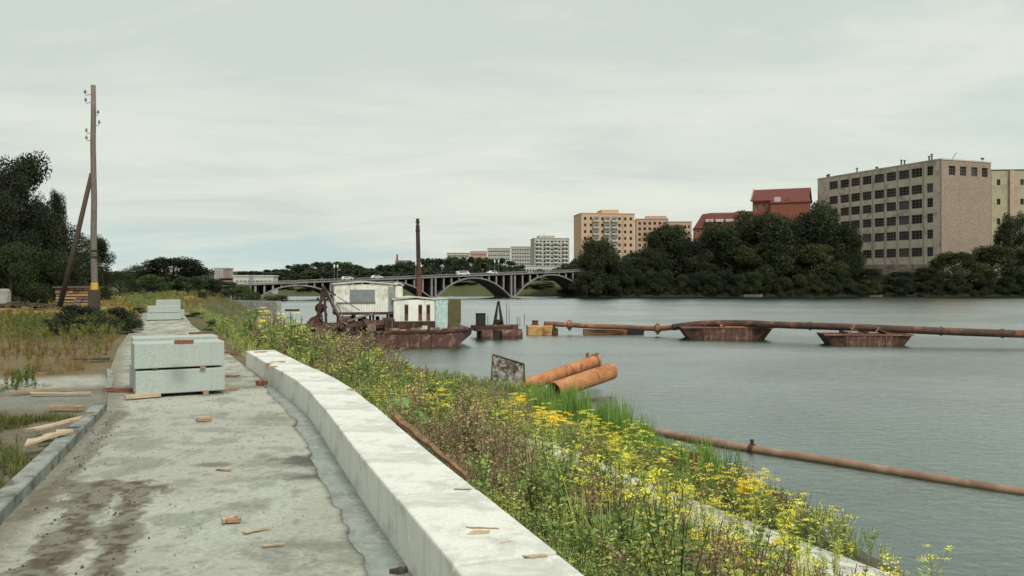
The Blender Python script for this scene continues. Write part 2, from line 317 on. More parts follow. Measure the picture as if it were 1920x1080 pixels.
def inside(poly, x, y):
    p = np.array(poly); r = np.zeros(x.shape, bool); j = len(p)-1
    for i in range(len(p)):
        xi, yi, xj, yj = *p[i], *p[j]
        c = ((yi > y) != (yj > y)) & (x < (xj-xi)*(y-yi)/(yj-yi+1e-12)+xi); r ^= c; j = i
    return r
def dist(poly, x, y, closed=True):
    p = np.array(poly, float); d = np.full(x.shape, 1e9)
    for i in range(len(p)-(0 if closed else 1)):
        a = p[i]; b = p[(i+1) % len(p)]; ab = b-a; t = np.clip(((x-a[0])*ab[0]+(y-a[1])*ab[1])/(ab@ab), 0, 1)
        d = np.minimum(d, np.hypot(x-a[0]-t*ab[0], y-a[1]-t*ab[1]))
    return d
def gz(x, y):
    x = np.atleast_1d(np.asarray(x, float)); y = np.atleast_1d(np.asarray(y, float))
    wet = inside(RIVER, x, y); il = inside(PL_LEFT, x, y); ir = inside(PL_RIGHT, x, y)
    ds = dist(RIVER, x, y); dl = dist(PL_LEFT, x, y); dr = dist(PL_RIGHT, x, y)
    hp = np.where(dl < dr, PZ-0.03, 4.5); dt = np.minimum(dl, dr)
    z = hp*np.where(dl < dr, (ds/(ds+dt+1e-6))**1.45, ds/(ds+dt+1e-6))
    z = z + 0.07*(fbm(x, y, 0.9, 3)-0.5)*np.clip(ds/1.0, 0, 1)
    z = np.where(il, PZ-0.03, z)
    z = np.where(ir, 4.5+np.clip((dr-25)*0.02, 0, 9), z)
    z = np.where(wet, -np.minimum(2.0, ds*0.35), z)
    return z
def gz1(x, y): return float(gz(x, y)[0])

# ---------------------------------------------------------------- ground sheet, water
def path_mask(x, y, grow=0.0):
    poly = PATH_R + PATH_L[::-1]
    return inside(poly, x, y)
nr, na = 330, 460
rr = np.concatenate([[0.3], np.geomspace(1.0, 3400, nr-1)]); an = np.linspace(R(-100), R(100), na)
RR, AN = np.meshgrid(rr, an, indexing='ij')
X = (RR*np.sin(AN)).ravel(); Y = (RR*np.cos(AN)-2.0).ravel()
Z = gz(X, Y)
il = inside(PL_LEFT, X, Y); pth = path_mask(X, Y)
lf = fbm(X, Y, 0.35, 4); l2 = fbm(X+50, Y, 1.6, 4); l3 = fbm(X, Y+80, 4.5, 3)
dpath = dist(PATH_R+PATH_L[::-1], X, Y)
bumpy = il & (~pth)
Z = Z + np.where(bumpy, (lf-0.45)*0.35*np.clip((dpath-0.5)/3, 0, 1)*np.clip((Y-4)/6, 0, 1), 0)
Z = np.where(pth, PZ-0.06, Z)
soil = np.array([0.20, 0.17, 0.125]); dry = np.array([0.23, 0.16, 0.075]); grn = np.array([0.085, 0.105, 0.045]); sand = np.array([0.42, 0.42, 0.36]); mud = np.array([0.13, 0.115, 0.085])
yel = np.array([0.34, 0.24, 0.085])
C = np.empty((len(X), 3)); C[:] = grn
def blend(mask, c):
    global C
    C = C*(1-mask[:, None]) + np.asarray(c)*mask[:, None]
blend(sstep(0.42, 0.6, l2), dry*0.8)
blend(np.where(il & (Y > 40) & (X > -50) & (X < -14), sstep(0.25, 0.5, lf), 0)*0.95, yel)
# near left: bare soil and sand beside the path
D0 = Y
near = il & (Y < 23)
blend(np.where(near, sstep(0.28, 0.5, l2+0.25*(20-np.clip(Y, 0, 20))/20), 0), soil)
blend(np.where(near & (Y > 13.8+1.2*(lf-0.5)) & (Y < 22), sstep(0.3, 0.55, l2)*0.9, 0), dry*0.85)
sp1 = sstep(1.0, 0.4, np.hypot((X+8.6+0.35*(Y-13.0))/5.2, (Y-13.2-0.22*(X+8))/1.35)+0.7*(l2-0.5))
blend(np.where(near, sp1, 0), sand)
sp2 = sstep(1.0, 0.5, np.hypot((X+6.0)/1.9, (Y-11.3)/1.0)+0.5*(l3-0.5))
blend(np.where(near, sp2*0.8, 0), (0.27, 0.27, 0.235))
slope = (~il) & (Y < 120) & (X < 20) & (~inside(RIVER, X, Y))
blend(np.where(slope, 1.0, 0), mud)
blend(np.where(slope & (Y > 60), 0.8, 0), (0.11, 0.11, 0.055))
blend(np.where(slope & (Y > 60) & (Z < 0.45), 0.9, 0), sand*0.8)
blend(np.where(slope, sstep(0.45, 0.6, l2)*0.6, 0), (0.12, 0.13, 0.06))
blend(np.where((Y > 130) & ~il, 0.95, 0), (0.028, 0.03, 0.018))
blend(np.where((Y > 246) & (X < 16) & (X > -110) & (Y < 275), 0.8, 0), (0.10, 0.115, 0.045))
C = C*(0.8+0.4*l3[:, None])
vs = np.c_[X, Y, Z]
idx = np.arange(nr*na).reshape(nr, na)
F = np.stack([idx[:-1, :-1], idx[1:, :-1], idx[1:, 1:], idx[:-1, 1:]], -1).reshape(-1, 4)
def grid_mesh(name, V, F, C, m, flip=False):
    me = bpy.data.meshes.new(name)
    if flip: F = F[:, ::-1]
    me.vertices.add(len(V)); me.vertices.foreach_set('co', V.astype(np.float32).ravel())
    me.loops.add(4*len(F)); me.loops.foreach_set('vertex_index', F.astype(np.int32).ravel())
    me.polygons.add(len(F)); me.polygons.foreach_set('loop_start', np.arange(0, 4*len(F), 4, dtype=np.int32))
    me.update(calc_edges=True)
    a = me.color_attributes.new('Col', 'FLOAT_COLOR', 'POINT'); cc = np.ones((len(V), 4), np.float32); cc[:, :3] = C; a.data.foreach_set('color', cc.ravel())
    me.polygons.foreach_set('use_smooth', [True]*len(F)); me.materials.append(m)
    o = bpy.data.objects.new(name, me); col.objects.link(o); return o
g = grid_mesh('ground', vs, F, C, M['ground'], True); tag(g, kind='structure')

LEAN = 0.13
m = bpy.data.materials.new('water'); m.use_nodes = True; t = m.node_tree; b = t.nodes['Principled BSDF']
b.inputs['Base Color'].default_value = (0.135, 0.185, 0.175, 1); b.inputs['Roughness'].default_value = 0.10; b.inputs['IOR'].default_value = 1.75
tcw = N(t, 'ShaderNodeTexCoord'); mpw = N(t, 'ShaderNodeMapping'); mpw.inputs['Scale'].default_value = (0.8, 1.2, 1); mpw.inputs['Rotation'].default_value = (0, 0, R(-12))
t.links.new(tcw.outputs['Object'], mpw.inputs[0])
w1 = noise(t, mpw.outputs[0], 3.2, 5, 0.65, 0.3); w2 = noise(t, mpw.outputs[0], 1.1, 4, 0.6, 0.3); w3 = noise(t, mpw.outputs[0], 0.06, 3, 0.5, 0.5)
hgt = mth(t, 'MULTIPLY', mth(t, 'ADD', mth(t, 'MULTIPLY', w1, 1.0), mth(t, 'MULTIPLY', w2, 0.9)), ramp(t, noise(t, mpw.outputs[0], 0.045, 4, 0.6, 0.8), [(0.38, 0.85), (0.62, 1.5)]))
bn = N(t, 'ShaderNodeBump'); bn.inputs['Strength'].default_value = 1.0; bn.inputs['Distance'].default_value = 0.036
t.links.new(hgt, bn.inputs['Height'])
# water normals tilted towards the near bank, added to reflect brighter sky, not trees
va = N(t, 'ShaderNodeVectorMath', operation='ADD'); va.inputs[1].default_value = (0.01, -LEAN, 0); t.links.new(bn.outputs[0], va.inputs[0])
vn = N(t, 'ShaderNodeVectorMath', operation='NORMALIZE'); t.links.new(va.outputs[0], vn.inputs[0]); t.links.new(vn.outputs[0], b.inputs['Normal'])
t.links.new(vn.outputs[0], b.inputs['Coat Normal']); b.inputs['Coat Weight'].default_value = 1.0; b.inputs['Coat IOR'].default_value = 1.7; b.inputs['Coat Roughness'].default_value = 0.10; b.inputs['Specular Tint'].default_value = (0.76, 1.0, 0.84, 1)
t.links.new(mixc(t, ramp(t, w3, [(0.4, 0.0), (0.6, 1.0)]), (0.008, 0.034, 0.018), (0.003, 0.016, 0.008)), b.inputs['Base Color'])
M['water'] = m
w = MB(); w.add([(-3400, -150, 0), (3400, -150, 0), (3400, 3400, 0), (-3400, 3400, 0)], [(0, 1, 2, 3)]); tag(w.build('water', m), kind='structure')

# ---------------------------------------------------------------- promenade, gutter, embankment slab
nl, nc = 900, 90
Rr = along(PATH_R, nl); Lf = along([(p[0], p[1]) for p in PATH_L], nl)
# match both edges by forward distance so that rows run across the path
ys = np.concatenate([np.linspace(-5.5, 2, 40), 2+np.geomspace(0.02, 48, nl-40)])
ys = np.unique(ys)
xr = np.interp(ys, Rr[:, 1], Rr[:, 0]); xl = np.interp(ys, Lf[:, 1], Lf[:, 0])
gw = np.interp(ys, [-6, 4.5, 6.6, 8.3, 11.3, 12.4, 13.6, 60], [0.2, 0.25, 0.235, 0.215, 0.23, 0.15, 0.015, 0.0])     # bare gutter along the parapet foot
edge = xr - gw - (0.055*(fbm(ys*3, ys*0, 1.0, 4)-0.5)*2 + 0.045*(fbm(ys*14, ys*0, 1.0, 3)-0.5))*np.clip(gw/0.1, 0, 1)
T = np.linspace(0, 1, nc); T = 1-(1-T)**1.0
PX = xl[:, None]*(1-T)+edge[:, None]*T; PY = np.repeat(ys[:, None], nc, 1)
hz = 0.018*(fbm(PX, PY, 1.3, 4)-0.5) + 0.008*(fbm(PX, PY, 9, 3)-0.5)
PZZ = PZ + hz
base = np.array([0.46, 0.465, 0.39])
Cp = np.empty(PX.shape+(3,)); Cp[:] = base
q1 = fbm(PX, PY, 0.8, 5); q2 = fbm(PX+9, PY, 3.0, 4); q3 = fbm(PX+3, PY*1.0, 11.0, 4)
def pb(mask, c):
    global Cp
    Cp = Cp*(1-mask[..., None])+np.asarray(c)*mask[..., None]
pb(sstep(0.40, 0.62, q1), (0.50, 0.525, 0.44))
pb(sstep(0.5, 0.66, q2)*0.55, (0.24, 0.245, 0.21))
pb(sstep(0.62, 0.72, q3)*0.4, (0.18, 0.17, 0.14))
# black stain left of the gutter, smaller ones
for (cx, cy, rx, ry, k) in ((-1.78, 7.35, 0.50, 0.28, .85), (-1.6, 6.75, 0.45, 0.16, .7), (-2.6, 7.2, 0.18, 0.10, .6), (-4.0, 12.5, 1.3, .3, .35), (-1.2, 5.0, .5, .12, .4), (-2.4, 9.6, .9, .25, .3)):
    dd = np.hypot((PX-cx)/rx, (PY-cy)/ry)+1.3*(q2-0.5)+1.2*(q3-0.5); pb(sstep(1.15, 0.35, dd)*k, (0.075, 0.07, 0.06))
# earth carried onto the slab in two wheel tracks
def track(pts, wd, k=1.0):
    d = dist(pts, PX, PY, closed=False)/wd + 2.2*(q2-0.5)+2.4*(q3-0.5)
    return sstep(1.0, 0.55, d)*k
tr1 = track([(-3.2, 6.5), (-3.0, 5.8), (-2.82, 5.2), (-2.62, 4.6), (-2.4, 3.6)], 0.15)
tr2 = track([(-2.95, 6.5), (-2.72, 5.9), (-2.46, 5.2), (-2.26, 4.6), (-2.05, 3.8)], 0.11)
tr3 = track([(-3.6, 6.6), (-3.2, 6.25), (-2.75, 6.4)], 0.14, 0.9)
tr4 = track([(-3.3, 5.6), (-3.9, 7.6), (-4.8, 10.1)], 0.09, 0.8)
dirt = np.maximum.reduce([tr1, tr2, tr3, tr4])
pb(sstep(.045, .0, np.abs(edge[:, None]-PX))*np.clip(gw/.15, 0, 1)[:, None]*.6, (.09, .085, .075))
pb(dirt*(.65+.35*sstep(.4, .55, q3)), (0.125, 0.10, 0.07))
PZZ = PZZ + dirt*0.012*(q3)
dleft = (PX-xl[:, None])
pb(sstep(0.35, 0.0, dleft+0.5*(q2-0.5))*0.6, (0.19, 0.165, 0.12))
pb(np.where(PY > 11.5, sstep(0.42, 0.58, q2)*0.5, 0), (0.26, 0.24, 0.19))
Vp = np.stack([PX, PY, PZZ], -1)
# skirt down the broken right edge
sk = Vp[:, -1:, :].copy(); sk[:, :, 2] -= 0.05
Vp = np.concatenate([Vp, sk], 1); Cs = np.concatenate([Cp, Cp[:, -1:, :]*0.6], 1)
n0, n1_ = Vp.shape[:2]; idx = np.arange(n0*n1_).reshape(n0, n1_)
Fp = np.stack([idx[:-1, :-1], idx[:-1, 1:], idx[1:, 1:], idx[1:, :-1]], -1).reshape(-1, 4)
pv = grid_mesh('pavement', Vp.reshape(-1, 3), Fp, Cs.reshape(-1, 3), M['paving']); tag(pv, kind='structure')
mb = MB(); k = ys < 14.2; yy = ys[k][::6]; a = xr[k][::6]; e = (xr-gw)[k][::6]-0.15
for i in range(len(yy)-1):
    mb.add([(e[i], yy[i], PZ-0.028), (a[i]+0.25, yy[i], PZ-0.028), (a[i+1]+0.25, yy[i+1], PZ-0.028), (e[i+1], yy[i+1], PZ-0.028)], [(0, 1, 2, 3)])
tag(mb.build('gutter_path', M['gutter']), kind='structure')
# sloping concrete facing low on the bank
def at_ground(px, py):        # where a line of sight meets the ground
    k = (px-CX)/FPX; ds_ = np.linspace(2.5, 70, 1800); zz = gz(k*ds_, ds_); yy_ = H-(py-HY)*ds_/FPX; i = int(np.argmax(yy_ < zz)); return k*ds_[i], ds_[i], float(zz[i])
P0 = Vector(at_ground(1055, 846)[:2]); P1 = Vector(at_ground(1640, 1073)[:2]); dr_ = (P1-P0).normalized(); up_ = Vector((dr_.y, -dr_.x)); up_ = -up_ if up_.x > 0 else up_
n = 70; mb = MB(); rows = []
for i in range(n+1):
    s = -0.6 + (P1-P0).length*1.9*i/n; q = P0 + dr_*s
    row = [q + up_*(k_*0.42) for k_ in range(8)]
    rows.append([(p.x, p.y, z_+0.06) for p, z_ in zip(row, gz([p.x for p in row], [p.y for p in row]))])
for i in range(n):
    for k_ in range(7): mb.add([rows[i][k_], rows[i+1][k_], rows[i+1][k_+1], rows[i][k_+1]], [(0, 1, 2, 3)])
    lo0 = tuple(rows[i][0][:2])+(rows[i][0][2]-0.25,); lo1 = tuple(rows[i+1][0][:2])+(rows[i+1][0][2]-0.25,)
    mb.add([rows[i][0], lo0, lo1, rows[i+1][0]], [(0, 1, 2, 3)])
tag(mb.build('embankment_slab', M['slab'], label='white sloping concrete facing along the foot of the weedy bank'), cat='embankment', kind='structure')

# ---------------------------------------------------------------- parapet of concrete blocks
def curve_pts(pts, n=400):
    p = np.array(pts, float); seg = np.linalg.norm(np.diff(p, axis=0), axis=1); s = np.r_[0, np.cumsum(seg)]
    return p, s
pin, sin_ = curve_pts(PAR_IN)
def par_at(s):
    x = np.interp(s, sin_, pin[:, 0]); y = np.interp(s, sin_, pin[:, 1])
    e = 0.5; d = np.array([np.interp(s+e, sin_, pin[:, 0])-np.interp(s-e, sin_, pin[:, 0]), np.interp(s+e, sin_, pin[:, 1])-np.interp(s-e, sin_, pin[:, 1])])
    d /= np.linalg.norm(d); return Vector((x, y, 0)), Vector((d[1], -d[0], 0))
PH = 0.325; PWID = 0.52
s_end = sin_[-1]; s_kink = float(np.interp(9.78, pin[:, 1], sin_))
cuts = [s_end]
while cuts[-1] > s_kink+0.7: cuts.append(cuts[-1]-1.27)
cuts[-1] = s_kink
while cuts[-1] > 1.5: cuts.append(cuts[-1]-1.27)
plab = ['farthest parapet block, where the parapet ends with wood scraps on top', 'second parapet block from the far end, wood chips lying on it', 'third parapet block from the far end, before the bend',
        'fourth parapet block from the far end, just past the bend', 'parapet block that starts at the bend, fifth from the far end', 'sixth parapet block from the far end, level with the leaning log end',
        'seventh parapet block from the far end, leaning log behind it', 'eighth parapet block from the far end, log tail behind it', 'ninth parapet block, big and near, a wood splinter on it', 'nearest parapet block, cut off by the bottom edge of the photo']
for i in range(len(cuts)-1):
    s1, s0 = cuts[i]-0.005, cuts[i+1]+0.005
    if par_at(s1)[0].y < 1.0: break
    a, na_ = par_at(s0); b_, nb_ = par_at(s1); c_ = (a+b_)/2; mb = MB(); dz = 0.004*math.sin(i*2.3)
    q = [a-c_, a+na_*PWID-c_, b_+nb_*PWID-c_, b_-c_]
    mb.hexa([(p.x, p.y, -0.02) for p in q]+[(p.x, p.y, PH+dz) for p in q])
    o = mb.build('parapet_block', M['parapet'], None, 0.014); o.location = (c_.x, c_.y, PZ-0.03)
    tag(o, plab[i] if i < len(plab) else 'parapet block right beside the viewer', 'parapet block', 'concrete blocks of the riverside parapet')

# ---------------------------------------------------------------- kerbs at the left of the path
def kerb(pts, w_, h_, label, name='kerb'):
    mb = MB(); p = along(pts, 40)
    d = np.gradient(p, axis=0); d /= np.linalg.norm(d, axis=1)[:, None]; nrm = np.c_[-d[:, 1], d[:, 0]]
    h = h_ + 0*p[:, 0]
    rings = []
    for i in range(len(p)):
        a, a2 = p[i], p[i]+nrm[i]*w_; rings.append([(a[0], a[1], PZ-0.1), (a[0], a[1], PZ+h[i]-.012), (a[0]+nrm[i][0]*.012, a[1]+nrm[i][1]*.012, PZ+h[i]), (a2[0], a2[1], PZ+h[i]), (a2[0], a2[1], PZ-0.1)])
    for i in range(len(p)-1): mb.add(rings[i]+rings[i+1], [(j, j+1, j+6, j+5) for j in range(4)])
    mb.add(rings[0], [(0, 1, 2, 3, 4)]); mb.add(rings[-1], [(4, 3, 2, 1, 0)])
    o = mb.build(name, M['kerb'])
    tag(o, label, 'kerb'); return o
kerb([(-2.6, 3.5), (-3.35, 5.4), (-4.1, 7.6), (-5.0, 10.2)], 0.14, 0.10, 'low worn concrete kerb along the left edge of the slab path')
kerb([(-5.75, 11.9), (-6.45, 13.4), (-7.1, 14.7)], 0.10, 0.05, 'short kerb piece left of the near block stack, edging the sand')

# ---------------------------------------------------------------- stacked blocks
def block(c, L, dpt, h, rz, label, group):
    mb = MB(); mb.box(-L/2, L/2, -dpt/2, dpt/2, 0, h); o = mb.build('concrete_block', M['block'], None, 0.012)
    o.location = c; o.rotation_euler = (0, 0, rz); return tag(o, label, 'concrete block', group)
def stick(p0, p1, w_, h_, m, label, name='wood_piece', cat='wood piece', group=None, rag=0.15):
    p0, p1 = Vector(p0), Vector(p1); c = (p0+p1)/2; L = (p1-p0).length; mb = MB(); n = 5; rings = []
    rn = random.Random(int(abs(c.x*977+c.y*131)*100))
    for i in range(n+1):
        t_ = -L/2+L*i/n + (rn.uniform(-1, 1)*0.02*L if i in (0, n) else 0); k = 1+rn.uniform(-rag, rag); kk = 1+rn.uniform(-rag, rag); o_ = rn.uniform(-rag, rag)*w_*0.3
        sk = rn.uniform(-1, 1)*w_*0.4*(1 if i in (0, n) else 0)*rag*4
        rings.append([(t_+sk, -w_/2*k+o_, -h_/2), (t_-sk, w_/2*k+o_, -h_/2), (t_-sk, w_/2*k+o_, h_/2*kk), (t_+sk, -w_/2*k+o_, h_/2*kk)])
    for i in range(n):
        mb.add(rings[i]+rings[i+1], [(0, 1, 5, 4), (1, 2, 6, 5), (2, 3, 7, 6), (3, 0, 4, 7)])
    mb.add(rings[0], [(3, 2, 1, 0)]); mb.add(rings[-1], [(0, 1, 2, 3)])
    o = mb.build(name, m, None, 0.002 if h_ > 0.02 else 0); o.location = c
    d = p1-p0; o.rotation_euler = (0, -math.atan2(d.z, math.hypot(d.x, d.y)), math.atan2(d.y, d.x))
    return tag(o, label, cat, group)
bl = A(254, 11.2, z=PZ); br = A(422, 11.75, z=PZ); cc_ = (bl+br)/2; rz = math.atan2(br.y-bl.y, br.x-bl.x); Lb = (br-bl).length
nrm = Vector((-math.sin(rz), math.cos(rz), 0)); ux = Vector((math.cos(rz), math.sin(rz), 0))
GB = 'concrete blocks stacked on the path'
block(cc_+nrm*0.25+Vector((0, 0, 0.05)), Lb, 0.5, 0.325, rz, 'lower front block of the near stack, resting on timber battens', GB)
block(cc_+nrm*0.25+ux*-0.015+Vector((0, 0, 0.405)), Lb+0.01, 0.5, 0.345, rz+0.01, 'upper front block of the near stack, red wood scrap on its top', GB)
block(cc_+nrm*1.0+Vector((0, 0, 0.06)), Lb, 0.5, 0.325, rz, 'lower rear block of the near stack, hidden behind the front pair', GB)
block(cc_+nrm*1.0+ux*0.02+Vector((0, 0, 0.42)), Lb, 0.5, 0.36, rz-0.01, 'upper rear block of the near stack, its top showing behind', GB)
for i, (u0, z_, m_, lb, ww, out) in enumerate(((-0.50, 0.025, 'pale_wood', 'yellow batten sticking out under the left of the near block stack', 0.09, 0.0), (0.32, 0.025, 'wood', 'short batten end under the right of the near block stack', 0.07, 0.03),
        (-0.33, 0.39, 'dark_wood', 'dark spacer between the two front blocks, left one', 0.07, 0.02), (0.28, 0.39, 'wood', 'light spacer between the two front blocks, right one', 0.07, 0.03))):
    if i == 0:
        p = cc_+ux*-0.47-nrm*0.02
        stick(p-ux*0.24-nrm*0.05+Vector((0, 0, .045)), p+ux*0.20+nrm*0.02+Vector((0, 0, .042)), 0.09, 0.05, M[m_], lb, 'batten', 'batten', rag=0.05)
    else:
        p = cc_+ux*u0; h_ = 0.05 if z_ < 0.1 else 0.028
        stick(p-nrm*out+Vector((0, 0, z_)), p+nrm*1.2+Vector((0, 0, z_)), ww, h_, M[m_], lb, 'batten', 'batten', rag=0.03)
fl = A(277, 33.3, z=PZ); fr_ = A(337, 33.8, z=PZ); fc = (fl+fr_)/2; rz2 = math.atan2(fr_.y-fl.y, fr_.x-fl.x); n2v = Vector((-math.sin(rz2), math.cos(rz2), 0)); u2 = Vector((math.cos(rz2), math.sin(rz2), 0))
block(fc+n2v*0.25+Vector((0, 0, 0.03)), 1.27, 0.5, 0.27, rz2, 'lowest front block of the distant stack on the path', GB)
block(fc+n2v*0.3+Vector((0, 0, 0.32)), 1.22, 0.5, 0.27, rz2+0.03, 'middle front block of the distant stack on the path', GB)
block(fc+n2v*1.2+u2*0.2+Vector((0, 0, 0.03)), 1.27, 0.6, 0.36, rz2-0.05, 'low rear block of the distant stack on the path', GB)
block(fc+n2v*1.3+u2*0.22+Vector((0, 0, 0.41)), 0.95, 0.6, 0.40, rz2-0.06, 'topmost block of the distant stack, set back to the right', GB)

# ---------------------------------------------------------------- scraps of wood
def scrap(px, py, L, w_, h_, ang, m_, label, z=PZ+0.012, tilt=0.0, group='scraps of wood on the path', name='wood_scrap', cat='wood scrap'):
    c = W(px, py, z); d = Vector((math.cos(R(ang)), math.sin(R(ang)), math.sin(R(tilt))))*L/2
    return stick(c-d+Vector((0, 0, h_/2)), c+d+Vector((0, 0, h_/2+abs(d.z))), w_, h_, M[m_], label, name, cat, group, rag=0.35)
ZT = PZ+PH-0.03
for a_ in [
    (342, 645, .20, .10, .05, 5, 'red_wood', 'crumpled red scrap on top of the near block stack', PZ+0.755),
    (382, 789, .15, .05, .03, 3, 'wood', 'orange wood offcut on the open slab below the block stack'),
    (419, 881, .03, .13, .012, 85, 'pale_wood', 'pale upright splinter left of the black stain'),
    (480, 995, .16, .035, .012, 35, 'pale_wood', 'pale thin splinter near the front of the slab'),
    (430, 975, .12, .05, .02, 60, 'pale_wood', 'pale chip beside the crumpled scraps near the front'),
    (437, 978, .10, .04, .02, 20, 'wood', 'brown crumpled chip next to the pale chip'),
    (513, 1023, .12, .02, .01, 20, 'pale_wood', 'sliver of pale wood at the lower middle of the slab'),
    (432, 661, .36, .12, .03, 2, 'red_wood', 'red brown board piece right of the near stack, behind it'),
    (434, 706, .20, .06, .02, 0, 'red_wood', 'thin reddish stick close to the right side of the near stack'),
    (432, 731, .22, .06, .03, 10, 'wood', 'orange broken scrap beside the foot of the near stack'),
    (493, 721, .16, .12, .06, -20, 'red_wood', 'reddish brick like lump against the parapet foot'),
    (752, 1074, .075, .05, .025, 30, 'dark_wood', 'brown scrap lying in the gutter at the bottom edge'),
    (340, 629, .28, .12, .03, 10, 'red_wood', 'small reddish scrap on the path behind the near stack'),
    (368, 626, .36, .20, .05, 30, 'red_wood', 'reddish scrap at the right edge of the path behind the stack'),
    (228, 734, .46, .10, .05, -2, 'red_wood', 'dark red timber lying left of the near block stack'),
    (123, 766, .42, .10, .035, -3, 'wood', 'orange plank lying across the top of the near grass patch'),
    (72, 733, .75, .07, .02, 35, 'wood', 'long light plank lying on the sandy ground at left'),
    (115, 738, .85, .06, .02, 4, 'pale_wood', 'thin yellowish plank beside the grass tuft at left'),
    (105, 800, .45, .13, .025, 25, 'pale_wood', 'pale broken board on the near grass, upper one', PZ+0.13, 8),
    (88, 823, .36, .13, .025, 60, 'pale_wood', 'pale broken board on the near grass, lower pointed one', PZ+0.10, 6),
    (172, 675, .65, .12, .04, 8, 'dark_wood', 'dark plank in the dry grass left of the sand patch'),
    (905, 992, .17, .02, .008, -5, 'wood', 'long brown splinter on the near parapet top', ZT),
    (900, 1000, .10, .05, .008, 10, 'pale_wood', 'pale chip under the long splinter on the near parapet top', ZT),
    (948, 1018, .06, .015, .006, 30, 'pale_wood', 'tiny curl of wood on the near parapet top', ZT),
    (1005, 1043, .10, .03, .006, 10, 'pale_wood', 'pale shaving on the nearest parapet top', ZT),
    (868, 918, .10, .012, .006, 0, 'wood', 'thin brown sliver across the parapet top', ZT),
    (520, 679, .22, .04, .012, 10, 'wood', 'orange stick on the far end of the parapet', ZT),
    (500, 682, .20, .06, .012, -30, 'pale_wood', 'pale shaving on the far end of the parapet', ZT),
    (510, 688, .16, .04, .012, 25, 'wood', 'curled orange shaving on the far end of the parapet', ZT),
    (488, 661, .20, .05, .02, 5, 'wood', 'scrap lying on the very end of the parapet', ZT),
    (663, 734, .10, .06, .03, 20, 'wood', 'small wood chip just over the outer edge of the parapet', ZT-0.02)]:
    scrap(*a_[:8], **({'z': a_[8]} if len(a_) > 8 else {}), **({'tilt': a_[9]} if len(a_) > 9 else {}))
# log lying along the outer edge of the parapet
p0 = W(736, 780, ZT+0.02)+Vector((0.02, 0, 0)); p1 = W(868, 893, ZT-0.06)+Vector((0.03, 0, 0))
mb = MB(); pts = [p0.lerp(p1, k/12) + Vector((0.008*math.sin(k*2.1), 0, 0.006*math.cos(k*1.7))) for k in range(13)]
mb.path([p-p0 for p in pts], [0.052*0.8*(1-0.045*k)*(1+0.16*math.sin(k*3.3)) for k in range(13)], 5)
o = mb.build('timber_log', mat('log_bark', (0.30, 0.17, 0.09), (0.13, 0.09, 0.06), 9, 0.9, 0.7, c3=(0.42, 0.20, 0.09), s3=0.5)); o.location = p0
tag(o, 'rough broken timber lying along the outer edge of the parapet', 'timber')

# ---------------------------------------------------------------- utility pole
pb_ = W(177, 592, PZ); HP = 432*pb_.y/FPX
e = empty('utility_pole', pb_, 0, 'tall weathered wooden utility pole with a leaning brace and yellow band', 'utility pole')
mb = MB(); top = Vector((-2.5*pb_.y/FPX, 0, HP))
mb.path([top*(k/8)+Vector((0.02*math.sin(k*1.9), 0, 0)) for k in range(9)], [0.155-0.006*k for k in range(9)], 12); mb.build('shaft', M['old_wood'], e, smooth=True)
bt_ = Vector((A(172, pb_.y, 325)-pb_)); bf = Vector((A(116, pb_.y+1.0, 560)-pb_)); bf.z = 0.0
bf = Vector((A(112, pb_.y, 575)-pb_)); 
mb = MB(); mb.path([bf, bf.lerp(bt_, .5)+Vector((.02, 0, 0)), bt_], [0.125, 0.115, 0.10], 10); mb.build('brace', M['dark_wood'], e, smooth=True)
mb = MB(); mb.box(-0.20, 0.20, -0.22, 0.18, 0, 1.15); mb.tube((0, 0, 1.15), (0, 0, 1.22), 0.19, 0.17); mb.build('stub_post', M['dark_wood'], e, 0.03)
mb = MB(); z0_ = A(177, pb_.y, 544).z-PZ; z1_ = A(177, pb_.y, 530).z-PZ
mb.tube((0, 0, z0_), (0, 0, z1_), 0.165, 0.163, 14); mb.build('yellow_band', M['yellow'], e)
for (dx, py) in ((-15, 172), (-14, 187), (9, 210), (11, 229), (-13, 244), (-13, 258)):
    q = Vector(((177+dx-177)*pb_.y/FPX, 0, A(177, pb_.y, py).z-PZ)); sx = 1 if dx > 0 else -1; cx_ = top.x*q.z/HP
    q.x += cx_
    mb = MB(); mb.path([(cx_+sx*0.1, 0, q.z-0.12), (q.x-sx*0.05, 0, q.z-0.16), (q.x, 0, q.z-0.12), (q.x, 0, q.z-0.02)], 0.012, 6)
    ho = mb.build('insulator_hook', M['black'], e)
    mb = MB(); mb.tube((q.x, 0, q.z-0.05), (q.x, 0, q.z+0.03), 0.062, 0.05, 10); mb.tube((q.x, 0, q.z+0.03), (q.x, 0, q.z+0.09), 0.038, 0.03, 10); mb.build('insulator', M['metal'], ho)
mb = MB()
for z_ in (A(177, pb_.y, 470).z-PZ, A(177, pb_.y, 482).z-PZ): mb.tube((-.005, 0, z_-0.03), (-.005, 0, z_+0.03), 0.17, 0.17, 12)
mb.bar((-0.35, -0.17, A(177, pb_.y, 478).z-PZ+.1), (0.3, -0.17, A(177, pb_.y, 478).z-PZ), 0.02, 0.02)
mb.build('wire_wrap', M['black'], e)

